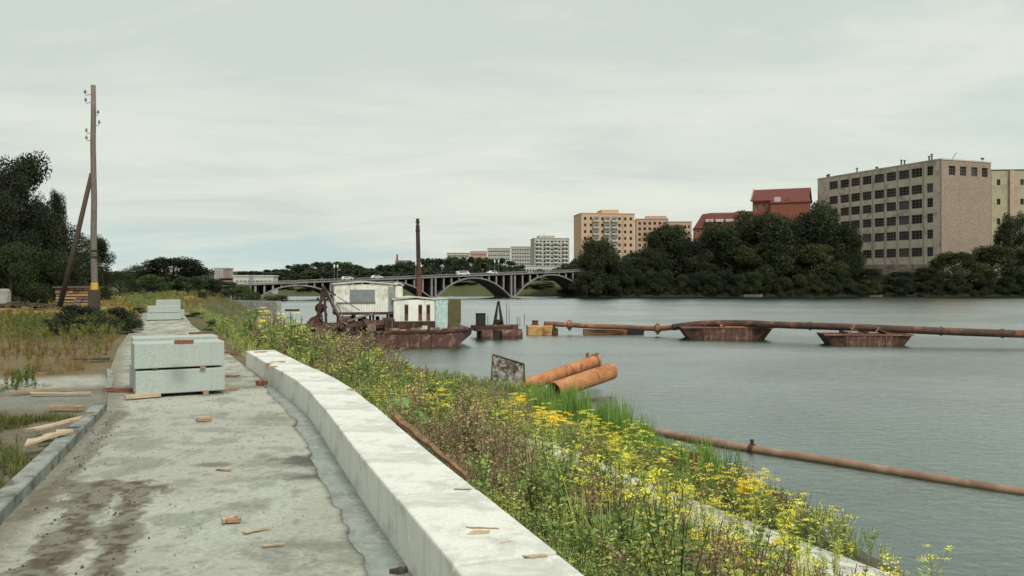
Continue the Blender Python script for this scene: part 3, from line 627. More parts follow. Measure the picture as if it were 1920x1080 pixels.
# ---------------------------------------------------------------- timber pile, rubble, post at left
pc = W(138, 573, PZ); e = empty('timber_pile', pc, R(3), 'weathered pile of rust coloured boards stacked behind the utility pole', 'timber pile')
rn = random.Random(3); k_ = pc.y/FPX; wpl = 66*k_; hpl = 34*k_
for r_ in range(6):
    mb = MB(); z0_ = r_*hpl/6
    x = -wpl/2
    while x < wpl/2-0.1:
        ln = rn.uniform(0.3, 0.9); x1 = min(x+ln, wpl/2)
        mb.box(x, x1-0.03, rn.uniform(-0.08, 0.06), 1.4, z0_+0.02, z0_+hpl/6*rn.uniform(0.75, 0.98), rn.choice([0, 0, 1, 2])); x = x1
    mb.build('board_layer', [M['wood'], M['red_wood'], M['old_wood']], e, 0.01)
mb = MB(); mb.box(-wpl/2-.1, wpl/2+.1, -.2, 1.6, hpl, hpl+0.05); mb.build('cover_sheet', M['old_wood'], e)
pc = W(40, 578, PZ); e = empty('rubble_heap', pc, 0, 'low heap of red brick rubble at the far left by the dark trees', 'rubble heap'); mb = MB()
for k in range(90):
    a_ = rn.uniform(-2.6, 2.6); z_ = max(0, 0.22*(1-(a_/2.6)**2))*rn.random(); s_ = rn.uniform(0.06, 0.22)
    mb.box(a_-s_, a_+s_, -s_+rn.uniform(-.5, .5), s_+rn.uniform(-.5, .5), z_-.02, z_+s_*0.8)
o = mb.build('rubble', M['dark_wood'], e, 0.02)
pc = W(8, 575, PZ); mb = MB(); mb.box(-.3, .3, -.2, .2, 0, .95); mb.hexa([(-.3, -.2, .95), (.3, -.2, .95), (.3, .2, .95), (-.3, .2, .95), (-.2, -.14, 1.12), (.2, -.14, 1.12), (.2, .14, 1.12), (-.2, .14, 1.12)])
o = mb.build('stone_post', M['stone'], None, 0.02); o.location = pc; tag(o, 'stubby pale pink stone post at the left edge of the photo', 'stone post')

# ---------------------------------------------------------------- stone quay wall at left
a_ = Vector((-28.6, 100.5, 0)); b_ = Vector((-36.5, 104.5, 0)); mb = MB(); nseg = 12
for i in range(nseg):
    p = a_.lerp(b_, i/nseg); q = a_.lerp(b_, (i+1)/nseg-0.004); nn = Vector((0.45, 0.89, 0))*0.8
    mb.hexa([(q.x, q.y, 0.3), (p.x, p.y, 0.3), (p.x+nn.x, p.y+nn.y, 0.3), (q.x+nn.x, q.y+nn.y, 0.3), (q.x, q.y, 2.15), (p.x, p.y, 2.15), (p.x+nn.x, p.y+nn.y, 2.15), (q.x+nn.x, q.y+nn.y, 2.15)])
tag(mb.build('quay_wall', M['stone'], None, 0.03), 'low pale stone quay wall running out to the water at left', 'quay wall')

# ---------------------------------------------------------------- bridge
BL = A(470, 198, z=0); BR = A(1075, 240, z=0); bax = (BR-BL).normalized(); BLEN = (BR-BL).length; brz = math.atan2(bax.y, bax.x)
def bu(px):
    k = (px-CX)/FPX; return (k*BL.y-BL.x)/(bax.x-k*bax.y)
def dz_(u): return 3.85 + (7.45-3.85)*u/BLEN
e = empty('arch_bridge', (BL.x, BL.y, 0), brz, 'long concrete arch bridge on spandrel columns crossing the river', 'bridge')
DW = 10.0; TH = 0.42
def slant(mb, u0, u1, v0, v1, zb0, zt0, zb1, zt1, mi=0):
    return mb.hexa([(u0, v0, zb0), (u1, v0, zb1), (u1, v1, zb1), (u0, v1, zb0), (u0, v0, zt0), (u1, v0, zt1), (u1, v1, zt1), (u0, v1, zt0)], mi)
ua, ub = -12.0, BLEN+9
mb = MB(); slant(mb, ua, ub, 0, DW, dz_(ua)-TH, dz_(ua), dz_(ub)-TH, dz_(ub)); mb.build('deck', M['bridge_shaded'], e)
mb = MB(); slant(mb, ua, ub, -0.35, -0.002, dz_(ua)-0.25, dz_(ua)+0.02, dz_(ub)-0.25, dz_(ub)+0.02); mb.build('cornice', M['bridge'], e)
for v in (-0.3, DW-0.2):
    mb = MB(); slant(mb, ua, ub, v, v+0.1, dz_(ua)+0.42, dz_(ua)+0.5, dz_(ub)+0.42, dz_(ub)+0.5)
    u = ua
    while u < ub: mb.box(u, u+0.09, v, v+0.1, dz_(u), dz_(u)+0.42); u += 0.55
    mb.build('railing', M['bridge'], e)
PIER = [bu(474), bu(640), bu(813), bu(962), bu(1104)]
SPR = 0.35
for i in range(4):
    u0, u1 = PIER[i]+0.7, PIER[i+1]-0.7; c_ = (u0+u1)/2; crown = dz_(c_)-TH-0.15
    n = 26; mb = MB(); th = 0.34
    uu = [u0+(u1-u0)*k/n for k in range(n+1)]; zz = [SPR+(crown-SPR)*(1-abs((u-c_)/((u1-u0)/2))**2.15) for u in uu]
    for k in range(n):
        slant(mb, uu[k], uu[k+1], 0.35, DW-0.35, zz[k]-th*1.3, zz[k]-0.03, zz[k+1]-th*1.3, zz[k+1]-0.03)
    mb.build('arch', M['bridge_shaded'], e)
    mb = MB()
    for k in range(n): slant(mb, uu[k], uu[k+1], -0.1, 0.347, zz[k]-th, zz[k], zz[k+1]-th, zz[k+1])
    mb.build('arch_rib', M['bridge'], e)
    kk = 7 if i < 4 else 2
    for j in range(1, kk+3):
        u = u0+(u1-u0)*j/(kk+3); zt = dz_(u)-TH; za = SPR+(crown-SPR)*(1-abs((u-c_)/((u1-u0)/2))**2.15)
        if zt-za < 0.25: continue
        mb = MB(); mb.box(u-0.2, u+0.2, -0.05, 0.5, za-0.02, zt-.001); mb.build('spandrel_column', M['bridge'], e)
        mb = MB(); mb.box(u-0.13, u+0.13, 0.502, DW-0.4, za-0.02, zt-.001); mb.build('spandrel_wall', M['bridge_shaded'], e)
for i, u in enumerate(PIER):
    mb = MB(); mb.box(u-0.9, u+0.9, -0.5, DW+0.3, -1.5, SPR+0.15); mb.build('pier_base', M['bridge'], e)
    zt = dz_(u)-TH
    for s in (-0.55, 0.55):
        mb = MB(); mb.box(u+s-0.23, u+s+0.23, -0.15, 0.6, SPR+0.15, zt-0.001); mb.build('pier_column', M['bridge'], e)
        mb = MB(); mb.box(u+s-0.16, u+s+0.16, 0.602, DW-0.3, SPR+0.15, zt-0.001); mb.build('pier_wall', M['bridge_shaded'], e)
for u in [PIER[0]-1.9*k-1.2 for k in range(6)]:
    mb = MB(); mb.box(u-0.17, u+0.17, -0.05, 0.5, -0.3, dz_(u)-TH-.001); mb.build('approach_column', M['bridge'], e)
mb = MB(); slant(mb, ua, PIER[0]-0.9, 1.2, DW-0.4, -0.5, dz_(ua)-TH-.002, -0.5, dz_(PIER[0])-TH-.004); mb.build('abutment', M['bridge_shaded'], e)
mb = MB(); slant(mb, ua, ub, 0.5, DW-0.7, dz_(ua)+0.004, dz_(ua)+0.02, dz_(ub)+0.004, dz_(ub)+0.02); mb.build('road_surface', M['asphalt'], e)
BM = Matrix.Translation((BL.x, BL.y, 0)) @ Matrix.Rotation(brz, 4, 'Z')
def on_bridge(px, v):
    u = bu(px); return BM @ Vector((u, v, dz_(u)+0.02))
def lamp():
    l = empty('street_lamp', (0, 0, 0))
    mb = MB(); mb.tube((0, 0, 0), (0, 0, 0.5), 0.12, 0.10); mb.tube((0, 0, 0.5), (0, 0, 3.1), 0.075, 0.05); mb.build('lamp_post', M['metal'], l)
    mb = MB(); mb.tube((0, 0, 3.1), (0, 0, 3.3), 0.08, 0.22); mb.tube((0, 0, 3.3), (0, 0, 3.95), 0.22, 0.16); mb.tube((0, 0, 3.95), (0, 0, 4.15), 0.16, 0.03); mb.build('lantern', M['lamp_glass'], l, smooth=True)
    return l
lp = lamp(); lk = list(lp.children)
for i, (px, v, lb) in enumerate(((627, 0.2, 'leftmost lantern lamp on the bridge, above the dredger derrick'), (652, 9.3, 'lantern lamp on the bridge above the left end of the white cabin'), (780, 0.2, 'lantern lamp on the bridge, just left of the dark mast'),
        (812, 9.3, 'lantern lamp on the bridge, first one right of the dark mast'), (928, 0.2, 'lantern lamp on the bridge, over the widest arch'), (963, 9.3, 'rightmost lantern lamp on the bridge, above the twin pier columns'))):
    o = lp if i == 0 else copy_tree(lp, None, {lp: lk}); o.location = on_bridge(px, v); tag(o, lb, 'street lamp', 'lantern lamps on the bridge')
def car(m_, L=2.9, wd=1.3, h=1.05, van=False):
    c = empty('van' if van else 'car'); mb = MB()
    prof = [(-.5, .18), (.5, .18), (.5, .52), (.47, .60), (.28, .64), (.15, .98), (-.30, 1.0), (-.44, .66), (-.5, .6)] if not van else [(-.5, .16), (.5, .16), (.5, .5), (.44, .62), (.33, .98), (-.49, 1.0), (-.5, .9)]
    n = len(prof); vs = [(x*L, -wd/2, z*h) for x, z in prof]+[(x*L, wd/2, z*h) for x, z in prof]
    mb.add(vs, [tuple(range(n)), tuple(range(2*n-1, n-1, -1))]+[(i, n+i, n+(i+1) % n, (i+1) % n) for i in range(n)]); mb.build('body', m_, c, 0.04)
    for s in (-1, 1):
        mb = MB(); y0 = s*(wd/2+0.004)
        q = [(.20, .64), (.12, .93), (-.27, .94), (-.36, .66)] if not van else [(.33, .64), (.27, .92), (-.40, .92), (-.40, .64)]
        mb.add([(x*L, y0, z*h) for x, z in q], [(0, 1, 2, 3)] if s < 0 else [(3, 2, 1, 0)]); mb.build('side_window', M['pane'], c)
        for x in (-.3, .3):
            mb = MB(); mb.tube((x*L, s*(wd/2-.16), .2*h), (x*L, s*(wd/2+.02), .2*h), .2*h, n=14); mb.build('wheel', M['black'], c)
    return c
for px, v, m_, van, lb in ((655, 2, 'car_white', False, 'small white car on the bridge above the cabin roof'), (676, 7, 'car_dark', False, 'dark car on the bridge beside the small white car'), (712, 2.4, 'car_white', False, 'white car on the bridge behind the white cabin roof'),
        (875, 2.4, 'car_white', True, 'white van on the bridge over the middle of the widest arch'), (1020, 2.4, 'car_dark', False, 'dark red car on the bridge in front of the grey tower'), (943, 7, 'car_white', False, 'pale car on the far side of the bridge near the twin columns')):
    o = car(M[m_], van=van, L=3.6 if van else 3.0, h=1.25 if van else 1.0); o.location = on_bridge(px, v); o.rotation_euler = (0, -math.atan2(3.6, BLEN), brz+(math.pi if v > 5 else 0))
    tag(o, lb, 'van' if van else 'car', 'vehicles crossing the bridge')

# ---------------------------------------------------------------- dredger
DO = A(745, 57.5, z=0); drz = R(14); DM = Matrix.Translation(DO) @ Matrix.Rotation(drz, 4, 'Z'); DI = DM.inverted()
e = empty('dredger', DO, drz, 'rusty river dredger with white two level cabin and teal shed moored by the bank', 'dredger')
def dl(px, D, py): p = DI @ A(px, D, py); return p
def lx(px, v):     # local x on the line y=v of the dredger frame seen at a pixel column
    k = (px-CX)/FPX; c, s = math.cos(drz), math.sin(drz)     # X = DO.x + u c - v s ; Y = DO.y + u s + v c ; X = kY
    return (k*(DO.y+v*c) - DO.x + v*s)/(c-k*s)
def lz(px, v, py):
    u = lx(px, v); Y = DO.y+u*math.sin(drz)+v*math.cos(drz); return H-(py-HY)*Y/FPX
DK = 1.12
mb = MB()       # hull with raked bow
v0, v1 = 0.0, 5.6; x0 = lx(560, 0); xb = lx(889, 0); n = 14
secs = []
for k in range(n+1):
    u = x0+(xb-x0)*k/n; t_ = max(0, (u-(xb-2.6))/2.6); zk = -0.5+1.25*t_**1.5; ins = 1.1*t_**2; secs.append((u, zk, ins, DK+0.10*t_))
for a, b in zip(secs[:-1], secs[1:]):
    mb.add([(a[0], v0+a[2], a[1]), (b[0], v0+b[2], b[1]), (b[0], v1-b[2], b[1]), (a[0], v1-a[2], a[1]), (a[0], v0+a[2]*.6, a[3]), (b[0], v0+b[2]*.6, b[3]), (b[0], v1-b[2]*.6, b[3]), (a[0], v1-a[2]*.6, a[3])],
           [(3, 2, 1, 0), (0, 1, 5, 4), (2, 3, 7, 6), (4, 5, 6, 7)])
a = secs[0]; mb.add([(a[0], v0, a[1]), (a[0], v1, a[1]), (a[0], v1, a[3]), (a[0], v0, a[3])], [(0, 3, 2, 1)]); b = secs[-1]
mb.add([(b[0], v0+b[2], b[1]), (b[0], v1-b[2], b[1]), (b[0], v1-b[2]*.6, b[3]), (b[0], v0+b[2]*.6, b[3])], [(0, 1, 2, 3)])
hull = mb.build('hull', M['rust'], e)
mb = MB()
for a, b in zip(secs[:-1], secs[1:]): slant(mb, a[0], b[0], v0-0.07, v0+0.02, a[3]-0.16, a[3]+0.03, b[3]-0.16, b[3]+0.03) if b[2] < 0.3 else mb.bar((a[0], v0+a[2]*.6-.03, a[3]-.06), (b[0], v0+b[2]*.6-.03, b[3]-.06), .09, .18)
for k in range(12):
    u = x0+0.5+k*(xb-x0-2.8)/12; mb.box(u, u+0.05, -0.05, 0.0, 0.0, DK-0.17)
mb.build('rubbing_strake', M['dark_rust'], hull)
def cab(name, pxa, pxb, v, dep, pyb, pyt, m_, roofm, over=0.12, rname='roof'):
    xa, xb_ = lx(pxa, v), lx(pxb, v); zb, zt = lz(pxa, v, pyb), lz(pxa, v, pyt)
    mb = MB(); mb.box(xa, xb_, v, v+dep, zb, zt); o = mb.build(name, m_, e, 0.02)
    mb = MB(); xm = (xa+xb_)/2; c_ = 0.16
    p = [(xa-over, zt), (xm, zt+c_), (xb_+over, zt)]
    for q, r_ in zip(p[:-1], p[1:]): slant(mb, q[0], r_[0], v-over, v+dep+over, q[1]-.02, q[1]+0.07, r_[1]-.02, r_[1]+0.07)
    mb.build(rname, roofm, o); return o, xa, xb_, zb, zt
V1 = 1.3
up, xa, xb_, zb, zt = cab('upper_cabin', 626, 738, V1, 3.2, 586, 533, M['white_paint'], M['roof_pale'])
w0, w1, wz0, wz1 = lx(656, V1), lx(703, V1), lz(680, V1, 566), lz(680, V1, 543)
mb = MB(); mb.box(w0, w1, V1-0.03, V1-0.002, wz0, wz1); mb.build('window', M['grey_glass'], up)
mb = MB(); mb.box(w0-0.9, w1+0.05, V1-0.07, V1-0.004, wz0-0.09, wz0-0.02); mb.build('window_sill', M['old_wood'], up)
mb = MB()
for k in range(22): 
    u = xa+0.12+k*(xb_-xa-.2)/22
    mb.box(u, u+0.02, V1-0.012, V1, zb+0.02, wz0-.1)
mb.build('plank_seams', M['roof_pale'], up)
mb = MB(); mb.box(xb_+0.002, xb_+0.04, V1+0.15, V1+1.0, zb+.1, zt-.2); mb.build('door', M['grey_paint'], up)
# wheelhouse corner and grey stair panel between the two cabins
cn, ya, yb_, z_a, z_b = cab('cabin_annex', 741, 755, V1+0.25, 2.6, 558, 536, M['white_paint'], M['roof_pale'], 0.08)
mb = MB(); mb.box(lx(729, V1-.1), lx(740.5, V1-.1), V1-0.1, V1-0.004, lz(735, V1, 584), lz(735, V1, 538)); mb.build('grey_panel', M['grey_paint'], up)
V2 = 1.0
low, xc, xd, zc_, zd = cab('lower_cabin', 738, 815, V2, 3.4, 603, 562, M['white_paint'], M['roof_pale'], 0.1)
for px in (762, 788, 803):
    mb = MB(); u = lx(px, V2); hw = 0.13; mb.box(u-hw, u+hw, V2-0.03, V2-.002, lz(px, V2, 601), lz(px, V2, 571)); o = mb.build('shutter', M['red_paint'], low)
    mb = MB(); mb.box(u-hw+.06, u+hw-.04, V2-0.04, V2-.032, lz(px, V2, 588), lz(px, V2, 574)); mb.build('pane', M['pane'], o)
mb = MB(); mb.box(lx(735, V2), lx(815, V2), V2-0.06, V2+3.3, DK, zc_-0.003); mb.build('cabin_base', M['dark_rust'], e, 0.02)
mb = MB(); mb.box(lx(626, V1), lx(739, V1), V1-0.25, V1+3.4, zb-0.16, zb-0.003); mb.build('cabin_floor_beam', M['dark_rust'], e, 0.02)
mb = MB()
for px in (636, 665, 700, 734):
    for dv in (0, 2.9): mb = MB(); mb.box(lx(px, V1)-.07, lx(px, V1)+.07, V1+dv, V1+dv+.14, DK, zb-0.16); mb.build('cabin_post', M['dark_rust'], e)
mb = MB(); rn = random.Random(5)
for k in range(26):
    u = rn.uniform(lx(640, V1), lx(730, V1)); vv = rn.uniform(0.5, 3.6); s_ = rn.uniform(.12, .4)
    mb = MB()
    if k % 3: mb.box(u-s_, u+s_, vv-s_*.7, vv+s_*.7, DK, DK+rn.uniform(.2, .95))
    else: mb.tube((u-s_, vv, DK+.3), (u+s_, vv, DK+.3), .28, n=12)
    mb.build('engine_casing' if k % 3 else 'tank', [M['dark_rust'], M['rust'], M['old_wood']][k % 7 // 3], e, 0.02)
mb = MB(); mb.tube((lx(655, .5), .55, DK+.62), (lx(640, .5), .9, DK+.62), .42, n=14); mb.tube((lx(678, .5), .5, DK+.55), (lx(690, .5), .8, DK+.55), .30, n=14); mb.build('winch_drum', M['rust'], e)
# teal shed and brown board
V3 = 1.2
mb = MB(); mb.box(lx(816, V3), lx(839, V3), V3, V3+1.5, DK, lz(826, V3, 561)); o = mb.build('teal_shed', M['teal'], e, 0.02)
mb = MB(); mb.box(lx(815, V3), lx(840, V3), V3-.06, V3+1.56, lz(826, V3, 561), lz(826, V3, 561)+.06); mb.build('shed_roof', M['roof_pale'], o)
mb = MB(); mb.box(lx(819, V3), lx(829, V3), V3-.02, V3-.002, DK+.1, lz(826, V3, 568)); mb.build('shed_door', M['teal'], o)
mb = MB(); mb.box(lx(840.5, V3), lx(864, V3), V3-.06, V3-.01, DK+.03, lz(850, V3, 561)); o = mb.build('brown_board', M['brown_board'], e)
mb = MB(); mb.bar((lx(841, V3), V3+.05, DK), (lx(841, V3), V3+.05, DK+1.9), .06, .06); mb.bar((lx(863, V3), V3+.05, DK), (lx(863, V3), V3+.05, DK+1.9), .06, .06); mb.build('board_frame', M['black'], o)
# mast (spud)
V4 = 4.7
u = lx(787, V4); zt_ = lz(783, V4, 410); zm = lz(786, V4, 517); zb2 = DK; tx = lx(783, V4)-u
mb = MB(); q = lambda z: (u+tx*(z-zb2)/(zt_-zb2), V4, z)
mb.tube(q(zb2), q(zm), .19, .19, 12); o = mb.build('mast', M['red_paint'], e)
mb = MB(); mb.tube(q(zm+.001), q(zt_-.5), .165, .15, 12); mb.tube(q(zt_-.5), q(zt_), .10, .13, 8); mb.tube(q(zt_-.95), q(zt_-.85), .19, .19, 10); mb.tube(q(zt_-.30), q(zt_-.22), .18, .18, 10)
mb.build('mast_top', M['dark_rust'], o)
# deck clutter and edge posts
mb = MB()
for k in range(16):
    px = 738+k*9; vv = rn.uniform(.2, .8); u = lx(px, vv); s_ = rn.uniform(.1, .35); mb = MB(); mb.box(u-s_, u+s_, vv, vv+.14, DK, DK+rn.uniform(.03, .2)); mb.build('deck_plank', M[['wood', 'old_wood', 'pale_wood', 'rust'][k % 4]], e)
mb = MB()
mb.tube((lx(735, .1), .1, DK), (lx(735, .1), .1, DK+.95), .03); mb.build('deck_post', M['metal'], e); mb = MB(); mb.tube((lx(776, .1), .1, DK), (lx(776, .1), .1, DK+.55), .03); mb.build('deck_post', M['metal'], e); mb = MB(); mb.tube((lx(862, .4), .4, DK), (lx(862, .4), .4, DK+.5), .08); mb.build('bollard', M['metal'], e)
mb = MB(); mb.box(lx(792, .3), lx(801, .3), .25, .6, DK+.1, DK+.32); mb.build('white_box', M['white_paint'], e)
# derrick frame at the cutter end, braces, ladder boom
V5 = 2.2
def D3(px, py, v): return (lx(px, v), v, lz(px, v, py))
mb = MB()
for v in (1.0, 3.6):
    mb.bar(D3(592, 612, v), D3(607, 538, v), .20, .20); mb.bar(D3(612, 612, v), D3(607, 538, v), .18, .18)
    mb.bar(D3(594, 576, v), D3(614, 576, v), .14, .14); mb.bar(D3(607, 540, v), D3(636, 600, v), .13, .13)
    mb.bar(D3(607, 540, v), D3(630, 554, v), .12, .12)
mb.bar(D3(607, 539, .8), D3(607, 539, 3.8), .24, .24); mb.bar(D3(596, 560, .9), D3(596, 560, 3.7), .16, .16); mb.bar(D3(612, 590, .9), D3(612, 590, 3.7), .16, .16)
mb.build('derrick_frame', M['dark_rust'], e)
mb = MB(); mb.tube(D3(600, 578, 2.0), D3(600, 578, 2.6), .36, n=14); mb.tube(D3(607, 548, 2.0), D3(607, 548, 2.5), .26, n=14); mb.build('pulley_block', M['rust'], e)
mb = MB()
mb.bar(D3(614, 545, 1.0), D3(645, 612, 1.0), .10, .10); mb.bar(D3(632, 556, .9), D3(675, 582, .9), .06, .06); mb.bar(D3(630, 570, .6), D3(655, 612, .6), .07, .07)
mb.bar(D3(600, 595, 1.1), D3(612, 610, 1.1), .07, .07); mb.bar(D3(640, 605, .4), D3(700, 588, .4), .12, .12); mb.build('brace_bars', M['old_wood'], e)
mb = MB()       # housing stepping down to the bow end
mb.hexa([D3(570, 612, 1.2), D3(608, 612, 1.2), D3(608, 612, 3.2), D3(570, 612, 3.2), D3(582, 596, 1.2), D3(604, 586, 1.2), D3(604, 586, 3.2), D3(582, 596, 3.2)])
mb.box(lx(595, 1.4), lx(604, 1.4), 1.3, 2.8, lz(600, 1.4, 592), lz(600, 1.4, 570)); mb.build('hoist_housing', M['rust'], e, 0.03)
mb = MB()
for v in (0.6, 2.9):
    mb.bar(D3(740, 603, v), D3(536, 615, v), .16, .36)
    mb.bar(D3(536, 615, v), D3(500, 618, v), .14, .20)
for k in range(14):
    px = 545+k*12; mb.bar(D3(px, 613-k*.7, .6), D3(px+6, 613-k*.7, 2.9), .1, .1)
mb.build('cutter_ladder', M['rust'], e)
mb = MB(); mb.tube(D3(503, 621, 1.2), D3(520, 618, 1.6), .30, .42, 12); mb.tube(D3(498, 624, 1.2), D3(503, 621, 1.2), .12, .30, 10); mb.build('cutter_head', M['dark_rust'], e)
mb = MB(); mb.box(lx(545, 1.6), lx(600, 1.6), 1.2, 3.6, .25, .55); mb.box(lx(556, .5), lx(560, .5), .4, .8, .2, 1.0); mb.build('cutter_platform', M['dark_rust'], e, .02)

# ---------------------------------------------------------------- winch pontoon beside the dredger
PO = A(905, 66.0, z=0); e = empty('winch_pontoon', PO, R(12), 'small dark pontoon with rusty drum floats and a black derrick right of the dredger', 'pontoon')
sx_ = 66/FPX; L_ = 82*sx_
mb = MB(); mb.box(-.5, L_-.5, .3, 3.0, .55, .95); mb.build('deck', M['dark_rust'], e, .03)
for k, u in enumerate((-0.05, L_-1.9)):
    for v in (.5, 2.2):
        mb = MB(); r_ = .52; mb.tube((u, v, .2), (u+(.9 if k == 0 else 1.7), v, .2), r_, n=16); mb.build('drum_float', M['rust'], e, .04)
mb = MB(); mb.box(.5, L_-1.6, .35, 2.8, -.2, .549); mb.build('float_box', M['black'], e)
mb = MB(); mb.box(-.35, .35, .6, 1.3, .951, 1.95); mb.build('motor_box', M['black'], e, .03)
mb = MB(); mb.box(-.40, .40, .55, 1.35, 1.951, 2.0); mb.build('motor_lid', M['dark_rust'], e)
ux_ = (941-905)*sx_
mb = MB()
for s in (-1, 1):
    for v in (.8, 1.8): mb.bar((ux_+s*.32, v, .95), (ux_+s*.05, 1.3, 2.85), .11, .11)
mb.bar((ux_-.25, .8, 1.4), (ux_+.25, .8, 1.4), .1, .1); mb.tube((ux_, 1.2, 2.85), (ux_, 1.2, 3.0), .14, .05); mb.build('derrick', M['black'], e)
mb = MB(); mb.tube((ux_-.32, 1.3, 1.2), (ux_+.32, 1.3, 1.2), .26, n=12); mb.build('winch', M['dark_rust'], e)
for px, py in ((917, 592), (953, 570), (958, 574), (974, 595), (979, 596), (988, 590)):
    u = (px-905)*sx_; mb = MB(); mb.tube((u, .5, .95), (u, .5, 4.6-(py-HY)*66/FPX), .028, n=6); mb.build('post', M['metal'], e)
mb = MB(); mb.bar((L_-2.6, .4, 1.02), (L_-.5, .4, 1.02), .2, .14); mb.build('edge_rail', M['rust'], e)
# ochre pontoon
PO = A(990, 70.5, z=0); sx_ = 70.5/FPX; e = empty('tank_float', PO, R(4), 'ochre yellow tank float where the discharge pipeline begins', 'float')
mb = MB(); prof = [(0, -.1, .85), (2.0, -.1, .85), (2.7, .25, .85)]
mb.hexa([(0, 0, -.15), (2.0, 0, -.15), (2.0, 1.8, -.15), (0, 1.8, -.15), (0, 0, .78), (2.15, 0, .78), (2.15, 1.8, .78), (0, 1.8, .78)]); mb.build('tank', M['ochre'], e, .06)
mb = MB(); mb.hexa([(2.02, .05, -.15), (2.6, .05, .0), (2.6, 1.7, .0), (2.02, 1.7, -.15), (2.17, .05, .76), (2.6, .05, .5), (2.6, 1.7, .5), (2.17, 1.7, .76)]); mb.build('rake', M['dark_rust'], e)
mb = MB(); mb.tube((.7, .9, .78), (.7, .9, 1.15), .30, .24, 12); mb.tube((.7, .9, 1.15), (.7, .9, 1.2), .3, .3, 12); mb.build('hatch', M['rust'], e)
# flat rusty float
PO = A(1094, 71.0, z=0); sx_ = 71/FPX; e = empty('flat_float', PO, R(-3), 'flat reddish rusty float under the pipeline, dark at its right end', 'float')
mb = MB(); mb.box(0, 81*sx_, 0, 1.6, -.15, .42); mb.build('tank', M['pipe_rust'], e, .05)
mb = MB(); mb.hexa([(81*sx_+.003, .05, -.15), (112*sx_, .05, -.1), (112*sx_, 1.5, -.1), (81*sx_+.003, 1.5, -.15), (81*sx_+.003, .05, .40), (114*sx_, .05, .40), (114*sx_, 1.5, .40), (81*sx_+.003, 1.5, .40)]); mb.build('rake', M['black'], e, .03)
# pipeline
pp = [A(1020, 71.5, 607), A(1068, 71.3, 609), A(1100, 71, 611), A(1170, 70.3, 613.5), A(1233, 69, 616), A(1262, 68, 613.5), A(1300, 67, 609), A(1340, 66, 606.5), A(1400, 65, 606.5), A(1460, 64, 609), A(1560, 61.5, 612.5), A(1640, 60, 615.5), A(1720, 59, 619), A(1800, 58.2, 622.5), A(1920, 57.5, 626.5), A(2080, 57, 631), A(2400, 57, 640)]
e = empty('discharge_pipeline', pp[0], 0, 'long rusty floating discharge pipeline running right across the river over pontoons', 'pipeline'); o0 = pp[0]
def sm(pts, k=6):
    out = []; P = [pts[0]]+pts+[pts[-1]]
    for i in range(1, len(P)-2):
        for j in range(k):
            t_ = j/k; a, b, c, d = P[i-1], P[i], P[i+1], P[i+2]
            out.append(0.5*((2*b)+(c-a)*t_+(2*a-5*b+4*c-d)*t_*t_+(3*b-a-3*c+d)*t_**3))
    return out+[pts[-1]]
mb = MB(); mb.path([p-o0 for p in sm(pp[:6])], .22, 12); mb.build('near_pipe', M['pipe_rust'], e, smooth=True)
mb = MB(); mb.path([p-o0 for p in sm(pp[5:])], .275, 12); mb.build('main_pipe', M['far_pipe'], e, smooth=True)
for px in (1068, 1233):
    i = 1 if px == 1068 else 4; p = pp[i]-o0; mb = MB(); mb.tube(p+Vector((-.22, 0, 0)), p+Vector((.22, 0, 0)), .34, n=14); mb.tube(p+Vector((0, 0, -.5)), p+Vector((0, 0, .42)), .12, n=8); mb.build('pipe_joint', M['pipe_rust'], e)
for px in (1520, 1765, 1880):
    j = min(range(len(pp)-1), key=lambda q: abs((pp[q].x/pp[q].y*FPX+CX)-px)); 
    xs = [p.x/p.y*FPX+CX for p in pp]; j = max(q for q in range(len(xs)) if xs[q] <= px); t_ = (px-xs[j])/(xs[j+1]-xs[j]); p = pp[j].lerp(pp[j+1], t_)-o0; d = (pp[j+1]-pp[j]).normalized()
    mb = MB(); mb.tube(p-d*.06, p+d*.06, .33, n=14); mb.build('flange', M['far_pipe'], e)
